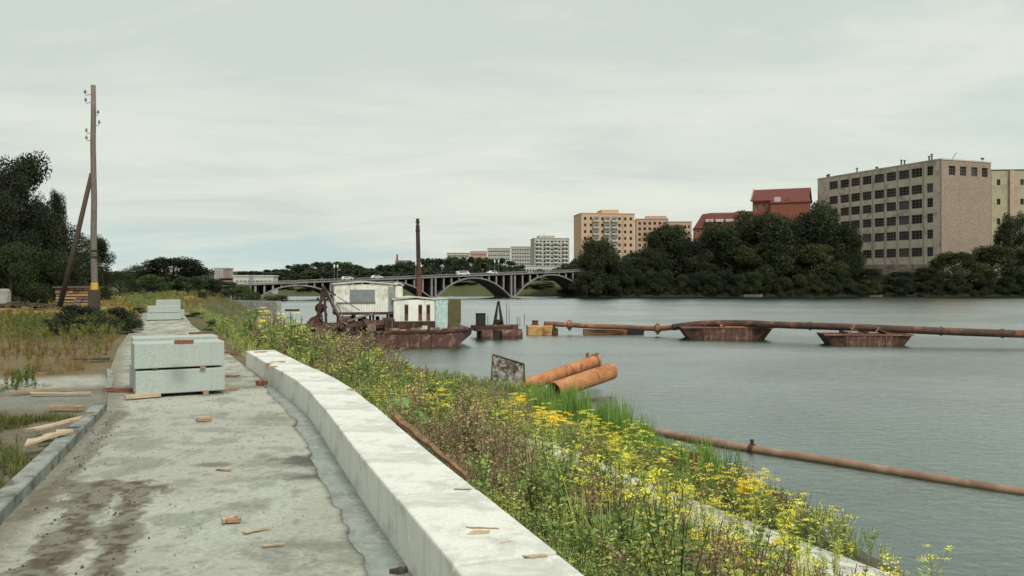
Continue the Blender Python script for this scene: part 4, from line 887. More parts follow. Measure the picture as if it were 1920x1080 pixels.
# two boat shaped pontoons
def pontoon(pxl, pxr, D, pyt, rz, label, wd=2.6, rail=False):
    L = (pxr-pxl)*D/FPX/math.cos(rz)*0.98; p = A((pxl+pxr)/2, D, z=0); e = empty('pipe_pontoon', p, rz, label, 'pontoon', 'boat shaped pontoons carrying the pipeline'); zt = H-(pyt-HY)*D/FPX
    hl = L/2; b_ = hl*.87; mb = MB()
    mb.hexa([(-b_*.55, 0, -.3), (b_*.55, 0, -.3), (b_*.55, wd, -.3), (-b_*.55, wd, -.3), (-hl*.55, 0, zt), (hl*.55, 0, zt), (hl*.55, wd, zt), (-hl*.55, wd, zt)])
    o = mb.build('hull', M['rust'], e, .03)
    for s in (-1, 1):
        mb = MB(); q = [(s*b_*.55+s*.003, 0, -.3), (s*b_*.86, .25, -.28), (s*b_*.86, wd-.25, -.28), (s*b_*.55+s*.003, wd, -.3), (s*hl*.55+s*.003, 0, zt), (s*hl, .15, zt), (s*hl, wd-.15, zt), (s*hl*.55+s*.003, wd, zt)]
        mb.add(q, [(3, 2, 1, 0), (4, 5, 6, 7), (0, 1, 5, 4), (1, 2, 6, 5), (2, 3, 7, 6), (3, 0, 4, 7)] if s > 0 else [(0, 1, 2, 3), (7, 6, 5, 4), (4, 5, 1, 0), (5, 6, 2, 1), (6, 7, 3, 2), (7, 4, 0, 3)]); mb.build('bow', M['dark_rust'], e, .03)
    mb = MB(); mb.bar((-hl, -.03, zt-.04), (hl, -.03, zt-.04), .06, .09)
    for k in range(9): mb.box(-hl*.5+k*hl*.125, -hl*.5+k*hl*.125+.05, -.03, .0, -.1, zt-.1)
    mb.build('gunwale', M['pipe_rust'], e)
    for u in (-hl*.45, 0, hl*.45): mb = MB(); mb.box(u-.12, u+.12, .4, wd-.4, zt, zt+.16); mb.build('saddle', M['dark_rust'], e)
    if rail:
        for u in (-.9, .9): mb = MB(); mb.bar((u-.5, .1, zt), (u+.3, 1.0, zt+.65), .07, .07); mb.bar((u+.6, .1, zt), (u-.2, .8, zt+.45), .07, .07); mb.build('lashing_bar', M['pipe_rust'], e)
    else:
        mb = MB(); mb.box(-.2, hl*.9, -.01, .5, zt+.002, zt+.06); mb.box(-.55, -.35, .1, .3, zt, zt+.2); mb.build('deck_plank', M['bright_rust'], e)
    return e
pontoon(1276, 1452, 65.0, 613.5, R(-3), 'dark rusty boat shaped pontoon under the highest bend of the pipeline', 2.8)
pontoon(1546, 1713, 59.0, 627, R(-4), 'dark rusty boat shaped pontoon nearest the right edge, with lashing bars', 2.2, True)

# ---------------------------------------------------------------- board and pipes at the bank
p = A(955, 33.6, z=0.0); k = 33.6/FPX
mb = MB(); q = [(-36*k, 0, .0), (31*k, .25, -.1), (28*k, .35, (H-(684-HY)*33.6/FPX)), (-31*k, .1, (H-(665-HY)*33.6/FPX))]
t_ = Vector((.02, .05, 0)); mb.add([Vector(v) for v in q]+[Vector(v)+t_ for v in q], [(0, 1, 2, 3), (7, 6, 5, 4), (0, 4, 5, 1), (1, 5, 6, 2), (2, 6, 7, 3), (3, 7, 4, 0)])
o = mb.build('stained_board', M['stained']); o.location = p; tag(o, 'dark stained plywood board standing on edge at the water, left of the rusty pipes', 'board')
ob = o; mb = MB(); mb.bar(q[3], q[2], .05, .05); mb.bar(q[0], q[3], .05, .05); mb.bar(q[1], q[2], .04, .04); mb.build('frame', M['dark_wood'], ob)
def big_pipe(a, b, r_, label, flange):
    e = empty('rusty_pipe', a, 0, label, 'pipe', 'orange rusty pipes lying at the bank'); d = b-a; u = d.normalized(); mb = MB(); n = 18
    al = u.orthogonal().normalized(); be = u.cross(al); vs = []
    for (s, rr_) in ((0, r_), (d.length, r_), (d.length, r_*.93), (0, r_*.93)):
        for i in range(n): t_ = 2*math.pi*i/n; vs.append(u*s+(al*math.cos(t_)+be*math.sin(t_))*rr_)
    mb.add(vs, [(j*n+i, j*n+(i+1) % n, ((j+1) % 4)*n+(i+1) % n, ((j+1) % 4)*n+i) for j in range(4) for i in range(n)]); mb.build('pipe_shell', M['bright_rust'], e, smooth=False)
    if flange:
        mb = MB(); mb.tube(u*(d.length-.12), u*(d.length+.003), r_*1.22, n=18); mb.build('flange', M['bright_rust'], e, .01)
        for s in (-.8, .7):
            mb = MB(); c_ = u*(d.length-.25)+Vector((0, 0, r_*1.05))+Vector((1, 0, 0))*s*.28; mb.box(c_.x-.07, c_.x+.07, c_.y-.08, c_.y+.08, c_.z-.12, c_.z+.12); mb.build('lug', M['pipe_rust'], e, .01)
    return e
big_pipe(A(975, 34.0, 726), A(1119, 36.5, 676), .27, 'upper slimmer orange rusty pipe with a flanged end and two lugs', True)
big_pipe(A(1038, 31.5, 733), A(1146, 34.0, 696), .345, 'lower thicker orange rusty pipe half in the water', False)
pl = [W(1200, 803, .06), W(1300, 823, .07), W(1410, 842, .06), W(1560, 865, .06), W(1740, 895, .05), W(1920, 923, .04), W(2200, 962, .03), W(2700, 1030, .02)]
e = empty('sunken_pipe', pl[0], 0, 'thin brown pipe lying awash in the water, running from the reeds to the right edge', 'pipe'); o0 = pl[0]
mb = MB(); mb.path([p-o0 for p in sm(pl)], [.118*(1-.25*k/42) for k in range(43)], 12); mb.build('pipe_shell', mat('tan_pipe', (0.33, 0.215, 0.145), (0.20, 0.12, 0.08), 1.5, 0.85, 0.4, 12, c3=(0.36, 0.26, 0.19), s3=0.5), e, smooth=True)
p = pl[2]-o0; mb = MB(); d = (pl[3]-pl[2]).normalized(); mb.tube(p-d*.06, p+d*.06, .15, n=12); mb.tube(p+Vector((0, 0, .1)), p+Vector((0, 0, .26)), .05, n=8); mb.build('pipe_joint', M['dark_rust'], e)
# small rowing boats far off
for px, py, L_, lb in ((1410, 553, 5.5, 'long low pale boat moored under the dark trees of the far bank'), (1640, 552.5, 3.5, 'small boat moored below the stone wall of the far bank'), (548, 583, 2.2, 'little dark boat off the end of the stone quay wall')):
    p = W(px, max(py, 556.5) if px > 1000 else py, 0.0); p.y -= 1 if px > 1000 else 0; mb = MB(); h_ = L_*.12
    secs_ = [(-.5, .55, .0), (-.3, .9, 0), (.15, .95, 0), (.38, .5, .1), (.5, .06, .35)]
    for a, b in zip(secs_[:-1], secs_[1:]):
        w0_, w1_ = a[1]*L_*.14, b[1]*L_*.14
        mb.hexa([(a[0]*L_, -w0_*.6, -.1), (b[0]*L_, -w1_*.6, -.1+b[2]*h_), (b[0]*L_, w1_*.6, -.1+b[2]*h_), (a[0]*L_, w0_*.6, -.1), (a[0]*L_, -w0_, h_+a[2]*h_), (b[0]*L_, -w1_, h_+b[2]*h_), (b[0]*L_, w1_, h_+b[2]*h_), (a[0]*L_, w0_, h_+a[2]*h_)])
    o = mb.build('rowing_boat', M['old_wood'] if px > 1000 else M['dark_wood']); o.location = p; tag(o, lb, 'boat')

# ---------------------------------------------------------------- buildings
def win_mesh(w_, h_, nx, nz, fm, pm):
    mb = MB(); mb.box(-w_/2, w_/2, 0.0, 0.04, 0, h_, 0); b = w_*0.035
    for i in range(nx+1): x = -w_/2+w_*i/nx; x = min(max(x, -w_/2+b), w_/2-b); mb.box(x-b, x+b, -0.05, -.002, 0, h_, 1)
    for i in range(nz+1): z = h_*i/nz; z = min(max(z, b), h_-b); mb.box(-w_/2, w_/2, -0.075, -.052, z-b, z+b, 1)
    o = mb.build('window', [pm, fm]); me = o.data; bpy.data.objects.remove(o); return me
def facade(e, mb, side, Lf_, z0, z1, cols, rows, t_=0.45, wm=None, skip=()):
    # the layer of wall in front of the core, with openings; side 'front': plane y=0 facing -y; 'left': plane x=0 facing -x
    def bx(a, b, c, d):
        if side == 'front': mb.box(a, b, 0, t_, c, d)
        else: mb.box(0, t_, a, b, c, d)
    zs = z0
    for (ra, rb) in rows:
        if ra > zs+1e-3: bx(0 if side == 'front' else t_, Lf_, zs, ra)
        xs = 0 if side == 'front' else t_
        for j, (ca, cb_) in enumerate(cols): bx(xs, ca, ra, rb); xs = cb_
        bx(xs, Lf_, ra, rb); zs = rb
    if z1 > zs: bx(0 if side == 'front' else t_, Lf_, zs, z1)
    k = 0
    for i, (ra, rb) in enumerate(rows):
        for j, (ca, cb_) in enumerate(cols):
            wd = cb_-ca; vr = random.choice((0, 0, 0, 1, 2)); key = (round(wd, 2), round(rb-ra, 2), vr)
            if key not in wm: wm[key] = win_mesh(wd, rb-ra, 2 if wd < 2.2 else 3, 3 if rb-ra > 2.2 else 2, wm['fm'], M[('pane', 'pane_glint', 'pane_black')[vr]])
            o = bpy.data.objects.new('window', wm[key]); col.objects.link(o); o.parent = e; c_ = (ca+cb_)/2
            if side == 'front': o.location = (c_, t_-.06, ra)
            else: o.location = (t_-.06, c_, ra); o.rotation_euler = (0, 0, R(-90))
# large tan factory building: the corner nearest the viewer is the origin
DC = 272.0; CO = A(1765, DC, z=0); ZT_ = H+230*DC/FPX; p2 = A(1533, 1, z=0); DLf = (ZT_-H)*FPX/(HY-335); LE = A(1533, DLf, z=0)
dv = (LE-CO); Lleft = dv.length; fd = dv.normalized(); frz = math.atan2(-fd.x, fd.y)       # local +y runs along the long facade
e = empty('factory_building', CO, frz, 'large tan six storey factory block with rows of dark windows above the river', 'building')
ZB = 4.0; EI = (Matrix.Translation(CO) @ Matrix.Rotation(frz, 4, 'Z')).inverted()
def fy(px): k_ = (px-CX)/FPX; return (k_*CO.y-CO.x)/(fd.x-k_*fd.y)
fx_ = Vector((math.cos(frz), math.sin(frz), 0))
def fxx(px): k_ = (px-CX)/FPX; return (k_*CO.y-CO.x)/(fx_.x-k_*fx_.y)
LR = fxx(1858)
def zrow(py): return H+(HY-py)*(CO.y+fd.y*fy(1743))/FPX
colsL = sorted([tuple(sorted((fy(c+hw), fy(c-hw)))) for c, hw in ((1562.7, 8), (1583.5, 8), (1603.9, 8.2), (1625.4, 8.5), (1648.3, 9), (1670.7, 9.2), (1694.7, 9.7), (1718.7, 10.2), (1743.6, 5.8))])
rowsL = sorted([(zrow(c+8.6), zrow(c-8.6)) for c in (320.5, 352.5, 380, 409, 439, 472)])
mb = MB(); wm = {'fm': M['frame']}; facade(e, mb, 'left', Lleft, ZB, ZT_-.4, colsL, rowsL, wm=wm)
mb.build('long_wall', M['tan_panel'], e)
mb = MB(); colsF = [tuple((fxx(c-hw), fxx(c+hw))) for c, hw in ((1785.3, 6.2), (1806, 6), (1827, 5.8), (1846.5, 5.6))]
z4 = H+(HY-309.5)*CO.y/FPX; z5 = H+(HY-327)*CO.y/FPX
facade(e, mb, 'front', LR, ZB, ZT_-.4, colsF, [(z5, z4)], wm=wm); mb.build('end_wall', M['tan_brick'], e)
mb = MB(); mb.box(.452, LR, .452, Lleft, ZB-.5, ZT_-.45); mb.build('core', M['tan_panel'], e)
mb = MB(); mb.box(-.15, LR+.15, -.15, Lleft+.15, ZT_-.398, ZT_); mb.box(.3, LR-.3, .3, Lleft-.3, ZT_, ZT_+.15); mb.build('roof', M['tan_panel'], e)
mb = MB()
for c, _ in ((1593, 0), (1614, 0), (1636.6, 0), (1659, 0), (1682.5, 0), (1706, 0), (1731.5, 0)): y_ = fy(c); mb.box(-.12, -.002, y_-.12, y_+.12, ZB+4, ZT_-.5)
mb.build('panel_joints', M['tan_brick'], e)
for px, hh in ((1548, .9), (1551, 1.1), (1603, 1.6), (1640, .8), (1686, 1.8), (1692, 1.5), (1738, 1.5), (1743, 2.0)):
    y_ = fy(px); mb = MB(); mb.tube((1, y_, ZT_), (1, y_, ZT_+hh), .25 if hh > 1 else .5, n=8); mb.box(.6, 1.4, y_-.4, y_+.4, ZT_+hh, ZT_+hh+.15); mb.build('roof_vent', M['frame'], e)
mb = MB(); x_ = fxx(1798); mb.bar((x_, 3, ZT_+.1), (x_+2.4, 3, ZT_+2.9), .14, .14); mb.build('roof_pole', M['frame'], e)
mb = MB(); x_ = fxx(1852); mb.tube((x_, 2, ZT_), (x_, 2, ZT_+1.2), .08); mb.box(x_-.6, x_+.6, 1.8, 2.2, ZT_+1.0, ZT_+1.6); mb.build('roof_antenna', M['frame'], e)
mb = MB(); mb.box(LR+.002, LR+1.4, 2, 20, ZB, ZT_-3.2); mb.build('side_wing', M['tan_panel'], e)
# retaining wall under it
a_ = A(1600, 262, z=0); b_ = A(1770, 257, z=0); mb = MB(); mb.hexa([(a_.x, a_.y, 3), (b_.x, b_.y, 3), (b_.x, b_.y+1, 3), (a_.x, a_.y+1, 3), (a_.x, a_.y, 9.8), (b_.x, b_.y, 9.8), (b_.x, b_.y+1, 9.8), (a_.x, a_.y+1, 9.8)])
tag(mb.build('retaining_wall', mat('ret_wall', (0.10, 0.085, 0.07), (0.055, 0.048, 0.04), .5, .95, .3, 3, c3=(.15, .12, .10)), None), 'dark stained retaining wall below the long side of the factory block', 'retaining wall')
def simple_building(name, label, pxl, pxr, D, pytop, wall, ncol, nrow, wfrac=.55, hfrac=.5, dep=16, rz=0.0, z0=5, fm='frame', zfirst=3, roof=None, group=None, margin=.5):
    p = A(pxl, D, z=0); L = (pxr-pxl)*D/FPX/math.cos(rz); zt = H+(HY-pytop)*D/FPX
    e = empty(name, p, rz, label, 'building', group); wm = {'fm': M[fm]}; mb = MB()
    cw = (L-2*margin)/ncol; cols = [(margin+cw*(i+.5-wfrac/2), margin+cw*(i+.5+wfrac/2)) for i in range(ncol)]
    zs = z0+zfirst; rh = (zt-1.2-zs)/nrow; rows = [(zs+rh*(j+.5-hfrac/2), zs+rh*(j+.5+hfrac/2)) for j in range(nrow)]
    facade(e, mb, 'front', L, z0-2, zt-.35, cols, rows, wm=wm); mb.build('wall', M[wall], e)
    mb = MB(); mb.box(0, L, .452, dep, z0-2.5, zt-.4); mb.build('core', M[wall], e)
    mb = MB(); mb.box(-.2, L+.2, -.2, dep+.2, zt-.348, zt); mb.build('roof', M[roof or wall], e)
    return e, L, zt, cols, rows, p
# orange tower
e, L, zt, cols, rows, p = simple_building('apartment_tower', 'orange brick apartment tower with stacked white balconies behind the river trees', 1090, 1192, 420, 399, 'orange_brick', 9, 9, .42, .45, 18, R(8), 6, zfirst=2)
mb = MB(); mb.box(L*.40, L*.72, 2, 12, zt, zt+1.9); mb.build('roof_block', M['orange_brick'], e); 
for cx_ in (.27, .47, .62):
    for (ra, rb) in rows:
        mb = MB(); a = L*cx_-1.6; mb.box(a, a+3.2, -1.2, -.002, ra-1.0, ra+.15); mb.box(a+.1, a+3.1, -1.1, -.9, ra+.75, rb+.2, 1); mb.build('balcony', [M['grey_panel'], M['grey_glass']], e)
mb = MB(); mb.box(L*.765, L*.80, -.25, -.002, 8, zt-1.2); mb.build('dark_stripe', M['pink_brick'], e)
e, L, zt, cols, rows, p = simple_building('apartment_tower', 'pinkish brick apartment tower half hidden right of the orange one', 1193, 1252, 470, 410, 'pink_brick', 6, 10, .5, .5, 18, R(-6), 6, zfirst=2)
mb = MB(); mb.box(L*.3, L*.95, 2, 12, zt, zt+1.6); mb.build('roof_block', M['pink_brick'], e)
simple_building('apartment_block', 'low tan block peeping out behind the trees left of the red mansard', 1252, 1297, 430, 415, 'pink_brick', 6, 8, .5, .5, 14, 0, 6)
# grey tower and blocks
e, L, zt, cols, rows, p = simple_building('apartment_tower', 'pale grey panel apartment tower rising behind the right end of the bridge', 1002, 1068, 560, 446, 'grey_panel', 9, 10, .55, .42, 20, R(6), 5, zfirst=1)
mb = MB(); mb.box(L*.15, L*.6, 3, 14, zt, zt+1.8); mb.tube((L*.3, 4, zt+1.8), (L*.3, 4, zt+4), .15); mb.build('roof_block', M['grey_panel'], e)
for cx_ in (.12, .38, .62, .88):
    for (ra, rb) in rows:
        mb = MB(); mb.box(L*cx_-1.9, L*cx_+1.9, -1.1, -.002, ra-.8, ra+.2); mb.build('balcony', M['frame_white'], e)
simple_building('apartment_block', 'pale panel block stepping down left of the grey tower', 958, 1003, 600, 462, 'grey_panel', 9, 8, .55, .42, 16, 0, 5)
simple_building('apartment_block', 'long pale panel block behind the bridge lamps with a dark roof edge', 914, 957, 640, 465, 'grey_panel', 10, 7, .55, .42, 16, 0, 5, roof='pink_brick')
simple_building('apartment_block', 'farthest pale block, low behind the trees, right of the mast', 838, 880, 760, 474, 'grey_panel', 9, 6, .5, .42, 16, 0, 5, roof='red_brick')
simple_building('apartment_block', 'small pale block between the farthest block and the dark roofed one', 882, 912, 720, 471, 'pink_brick', 7, 6, .5, .42, 16, 0, 5)
simple_building('shop_building', 'white flat shop building at the foot of the grey tower', 985, 1052, 420, 498, 'frame_white', 12, 1, .6, .45, 12, 0, 5, zfirst=3.5)
e, L, zt, cols, rows, p = simple_building('works_building', 'small pinkish building with a chimney far behind the trees left of the mast', 741, 768, 620, 488, 'pink_wall', 4, 3, .4, .4, 12, 0, 5)
mb = MB(); mb.tube((1.2, 2, zt), (1.2, 2, zt+4.6), .8, .6, 12); mb.build('chimney', M['red_brick'], e)
# red gabled hall
def gabled(name, label, pxl, pxr, D, pye, pyr, rz, dep, wall, roofm, z0=6, axis='x', extra=None, ncol=7, nrow=3):
    p = A(pxl, D, z=0); L = (pxr-pxl)*D/FPX/math.cos(rz); ze = H+(HY-pye)*D/FPX; zr = H+(HY-pyr)*D/FPX
    e = empty(name, p, rz, label, 'building'); wm = {'fm': M['frame_white']}; mb = MB(); cw = L/ncol
    facade(e, mb, 'front', L, z0, ze, [(cw*(i+.3), cw*(i+.7)) for i in range(ncol)], [(ze-4.2*(j+1)+.6, ze-4.2*(j+1)+3.0) for j in range(nrow)][::-1], wm=wm); mb.build('wall', M[wall], e)
    mb = MB(); mb.box(0, L, .452, dep, z0-2, ze-.002); 
    mb.add([(0, 0, ze), (0, dep, ze), (0, dep/2, zr-.3), (L, 0, ze), (L, dep, ze), (L, dep/2, zr-.3)], [(0, 2, 1), (3, 4, 5)]); mb.build('core', M[wall], e)
    mb = MB(); t_ = .35
    for s in (0, 1):
        ya, yb = (-.6, dep/2) if s == 0 else (dep+.6, dep/2)
        mb.add([(-.6, ya, ze-.15), (L+.6, ya, ze-.15), (L+.6, yb, zr), (-.6, yb, zr), (-.6, ya, ze+t_), (L+.6, ya, ze+t_), (L+.6, yb, zr+t_), (-.6, yb, zr+t_)], [(3, 2, 1, 0), (4, 5, 6, 7), (0, 1, 5, 4), (1, 2, 6, 5), (2, 3, 7, 6), (3, 0, 4, 7)] if s == 0 else [(0, 1, 2, 3), (7, 6, 5, 4), (4, 5, 1, 0), (5, 6, 2, 1), (6, 7, 3, 2), (7, 4, 0, 3)])
    ro = mb.build('roof', M[roofm], e)
    return e, L, ze, zr, dep, ro
e, L, ze, zr, dep, ro = gabled('red_brick_hall', 'tall red brick hall with a pitched red roof and white dormer above the trees', 1411, 1500, 330, 378, 354, R(-24), 16, 'red_brick', 'red_roof')
mb = MB(); mb.box(L*.35, L+1, -3.5, -.61, 6, ze-1.2); mb.build('lower_wing', M['red_brick'], e); mb = MB(); mb.hexa([(L*.33, -3.9, ze-1.2), (L+1.3, -3.9, ze-1.2), (L+1.3, -.6, ze-1.2), (L*.33, -.6, ze-1.2), (L*.36, -3.2, ze-.5), (L+1, -3.2, ze-.5), (L+1, -.62, ze+.6), (L*.36, -.62, ze+.6)]); mb.build('wing_roof', M['red_roof'], e)
mb = MB(); mb.box(L*.42, L*.53, -3.4, -2.4, ze-.7, ze+1.1); mb.build('dormer', M['frame_white'], e)
mb = MB(); mb.box(L*.62, L*.70, -3.4, -2.4, ze-.7, ze+.8); mb.build('dormer', M['red_brick'], e)
mb = MB(); mb.bar((-.62, -.6, ze+.45), (-.62, dep/2, zr+.45), .5, .35); mb.bar((-.62, dep+.6, ze+.45), (-.62, dep/2, zr+.45), .5, .35); mb.build('gable_trim', M['stone'], e)
# red mansard house
p = A(1302, 350, z=0); L = 120*350/FPX; zt = H+(HY-401)*350/FPX; zw = H+(HY-428)*350/FPX
e = empty('mansard_house', p, R(-10), 'red brick house with dark red mansard roof and a row of white dormers', 'building'); mb = MB(); wm = {'fm': M['frame_white']}
facade(e, mb, 'front', L, 5, zw, [(L/9*(i+.3), L/9*(i+.7)) for i in range(9)], [(zw-3.2, zw-1.0)], wm=wm); mb.build('wall', M['red_brick'], e)
mb = MB(); mb.box(0, L, .452, 12, 3, zw-.002); mb.build('core', M['red_brick'], e)
mb = MB(); mb.hexa([(-.4, -.5, zw), (L+.4, -.5, zw), (L+.4, 12.5, zw), (-.4, 12.5, zw), (3.4, 2.5, zt), (L, 2.5, zt), (L, 10, zt), (3.4, 10, zt)]); mb.hexa([(3.4, 2.5, zt), (L, 2.5, zt), (L, 10, zt), (3.4, 10, zt), (7, 6, zt+.8), (L, 6, zt+.9), (L, 6.6, zt+.9), (7, 6.6, zt+.8)]); ro = mb.build('mansard_roof', M['red_roof'], e)
for i, u in enumerate((4.8, 8.9, 13.0, 17.5)):
    mb = MB(); mb.box(u, u+2.8, -.7, 2.2, zw+.9, zw+2.6); o = mb.build('dormer', M['red_brick'], ro); mb = MB(); mb.box(u-.2, u+3.0, -.95, 2.3, zw+2.602, zw+3.7); mb.build('dormer_roof', M['frame_white'], o)
    mb = MB(); mb.box(u+.5, u+2.3, -.76, -.702, zw+1.1, zw+2.3); mb.build('pane', M['pane'], o)
simple_building('brick_wing', 'dark red brick wing linking the mansard house and the tall hall', 1384, 1418, 352, 396, 'red_brick', 4, 3, .4, .3, 10, 0, 6, roof='red_roof')
# yellow building at the far right
e, L, zt, cols, rows, p = simple_building('yellow_building', 'pale yellow building with a brown pier at the right edge beyond the factory', 1859, 1990, 330, 318, 'yellow_wall', 6, 5, .3, .3, 20, R(-4), 6, roof='frame')
mb = MB(); mb.box(L*.24, L*.30, -.9, -.002, 5, zt-.4); mb.build('brick_pier', M['pink_brick'], e)
# left: white pavilion, pink works
e, L, zt, cols, rows, p = simple_building('pavilion', 'white low pavilion with dark windows at the left end of the bridge', 437, 511, 222, 516, 'frame_white', 9, 1, .75, .34, 6, R(4), 3.6, zfirst=.6)
mb = MB(); mb.box(L*.42, L*.5, -.4, -.002, 2, zt-.1); mb.build('pier_strip', M['grey_paint'], e)
e, L, zt, cols, rows, p = simple_building('pink_works', 'pink building with two stubby chimneys behind the left riverside trees', 412, 434, 230, 521, 'pink_wall', 3, 1, .4, .4, 8, 0, 3, roof='red_roof')
for u in (.25, .62): mb = MB(); mb.tube((L*u, 2, zt), (L*u, 2, zt+2.2), .5, .4, 10); mb.tube((L*u, 2, zt+2.2), (L*u, 2, zt+2.4), .55, .55, 10); mb.build('chimney', M['pink_wall'], e)
simple_building('apartment_block', 'faint grey block above the pink works, far left of the bridge', 402, 424, 320, 502, 'grey_panel', 4, 4, .5, .4, 8, 0, 3)

# ---------------------------------------------------------------- trees
def crown(seed, n=9000, lobes=30, size=0.075, c0=(0.045, 0.065, 0.03), c1=(0.085, 0.11, 0.045), shape='round', low=0.06):
    g = np.random.default_rng(seed); cs = []; rs = []
    for i in range(lobes):
        z = g.uniform(0.12, 0.90); a = g.uniform(0, 2*math.pi)
        if shape == 'dome': z = g.uniform(0.0, 0.9)
        if shape == 'round': rad = 0.78*math.sqrt(max(0.02, 1-((z-0.45)/0.52)**2))
        elif shape == 'dome': rad = 0.82*math.sqrt(max(0.02, 1-(z/0.95)**2))
        else: rad = 0.75*(1-0.75*z)+0.1*g.random()
        q = rad*math.sqrt(g.uniform(0.25, 1.0)); r = g.uniform(0.17, 0.30)
        cs.append((q*math.cos(a), q*math.sin(a), z)); rs.append(r)
    cs.append((0, 0, 0.84)); rs.append(0.2)
    cs = np.array(cs); rs = np.array(rs); li = g.integers(0, len(cs), n)
    d = unit(g.normal(size=(n, 3))); rr_ = rs[li]*g.uniform(0.45, 1.12, n)
    zs_ = np.array([1, 1, 0.46])
    P = cs[li]+d*rr_[:, None]*zs_; P[:, 2] = np.maximum(P[:, 2], low*g.random(n))
    dd = unit(d*0.5+g.normal(size=(n, 3))*0.7+np.array([0, 0, -0.1]))
    sz = size*g.uniform(0.55, 1.25, n)
    V = leaves(P, dd, sz, sz*0.72, g)
    V[:, :, 2] = P[:, None, 2]+(V[:, :, 2]-P[:, None, 2])*0.5
    lob = g.random(len(cs))[li]; t_ = np.clip(0.5*lob+0.5*g.random(n), 0, 1)[:, None]**1.6
    Cc = np.array(c0)*(1-t_)+np.array(c1)*t_; Cc *= g.uniform(0.75, 1.2, (n, 1))
    o = quads_mesh('crown', V, Cc, M['leaf']); me = o.data; bpy.data.objects.remove(o); return me
def trunk_mesh(seed):
    g = random.Random(seed); mb = MB(); mb.path([(0, 0, -0.03), (0.01, 0, .2), (-.01, .01, .45), (0.02, 0, .8)], [.05, .04, .028, .01], 8)
    for i in range(7):
        a = i*0.9+g.random(); z0 = g.uniform(.12, .5); L = g.uniform(.35, .65); mb.path([(0, 0, z0), (math.cos(a)*L*.5, math.sin(a)*L*.5, z0+.14), (math.cos(a)*L, math.sin(a)*L, z0+.2+.2*g.random())], [.022, .014, .004], 6)
    o = mb.build('trunk', M['bark'], smooth=True); me = o.data; bpy.data.objects.remove(o); return me
DK_ = dict(c0=(0.024, 0.032, 0.018), c1=(0.095, 0.115, 0.048))
CR = {'a': crown(1, 20000, 44, 0.052, **DK_), 'b': crown(2, 20000, 36, 0.054, **DK_), 'c': crown(3, 20000, 50, 0.050, **DK_), 'd': crown(4, 16000, 40, 0.058, shape='dome', **DK_),
      'g': crown(5, 8000, 26, 0.085, c0=(0.06, 0.085, 0.025), c1=(0.17, 0.21, 0.06), shape='dome', low=.0), 'f': crown(6, 3500, 22, 0.14, c0=(0.045, 0.07, 0.04), c1=(0.09, 0.115, 0.06)),
      'h': crown(8, 3500, 26, 0.13, c0=(0.05, 0.075, 0.05), c1=(0.085, 0.11, 0.065), shape='dome')}
TK = {k: trunk_mesh(i) for i, k in enumerate('ab')}
def tree(px, wpx, pytop, D, kind, label, name='tree', cat='tree', group=None, z0=None, rz=None, depth=None, trunk=True):
    k = D/FPX; x = (px-CX)*k; zb = gz1(x, D) if z0 is None else z0; zt = H+(HY-pytop)*k
    e = empty(name, (x, D, zb-0.05), random.uniform(0, 6.28) if rz is None else rz, label, cat, group); hh = zt-zb; w_ = wpx*k/2
    e.scale = (w_/0.95, (depth or w_)/0.95, hh/1.02)
    c = bpy.data.objects.new('crown', CR[kind]); col.objects.link(c); c.parent = e
    if trunk: t_ = bpy.data.objects.new('trunk', TK[random.choice('ab')]); col.objects.link(t_); t_.parent = e
    return e
# right bank
for a in ((1122, 88, 441, 243, 'a', 'rounded dark tree in front of the orange tower'), (1160, 70, 486, 243, 'b', 'lower tree just right of the one before the orange tower'), (1192, 80, 470, 257, 'c', 'spreading tree below the pinkish tower'),
          (1252, 105, 416, 262, 'b', 'tall bushy tree between the pinkish tower and the red mansard house'), (1225, 80, 462, 254, 'a', 'mid height tree leaning out left of the tall bushy one'), (1300, 90, 445, 256, 'c', 'dark tree under the left end of the red mansard house'),
          (1352, 100, 412, 262, 'a', 'dark tree under the white dormers of the mansard house'), (1418, 120, 391, 264, 'b', 'broad tall dark tree under the left gable of the red hall'), (1480, 115, 402, 262, 'c', 'dark tree below the roof of the red brick hall'),
          (1536, 100, 373, 266, 'a', 'tallest dark tree, overlapping the left end of the factory block'), (1578, 90, 412, 258, 'b', 'dark tree covering the lower left windows of the factory block'), (1450, 120, 450, 253, 'd', 'wide dark tree leaning over the water below the red hall'),
          (1385, 110, 460, 253, 'd', 'wide dark tree at the water left of the leaning one'), (1530, 110, 455, 253, 'd', 'wide dark tree at the water left of the retaining wall'), (1320, 80, 490, 251, 'd', 'low dark tree at the water under the mansard house'),
          (1600, 50, 440, 259, 'c', 'slim dark tree beside the lowest factory windows'), (1898, 68, 394, 300, 'a', 'dark tree before the yellow building at the right edge')):
    tree(*a[:6], group='dark trees along the far river bank')
for a in ((1440, 135, 398, 258, 'd', 'full rounded dark tree under the red brick hall'), (1350, 115, 424, 257, 'd', 'full rounded dark tree under the mansard house dormers'), (1250, 112, 424, 258, 'd', 'full rounded dark tree left of the mansard house'),
          (1535, 120, 388, 261, 'd', 'full rounded dark tree against the left end of the factory block'), (1122, 86, 446, 241.5, 'd', 'full rounded dark tree right before the orange tower'), (1190, 80, 480, 250, 'd', 'low full dark tree between the two towers')):
    tree(*a[:6], group='full rounded dark trees along the far river bank')
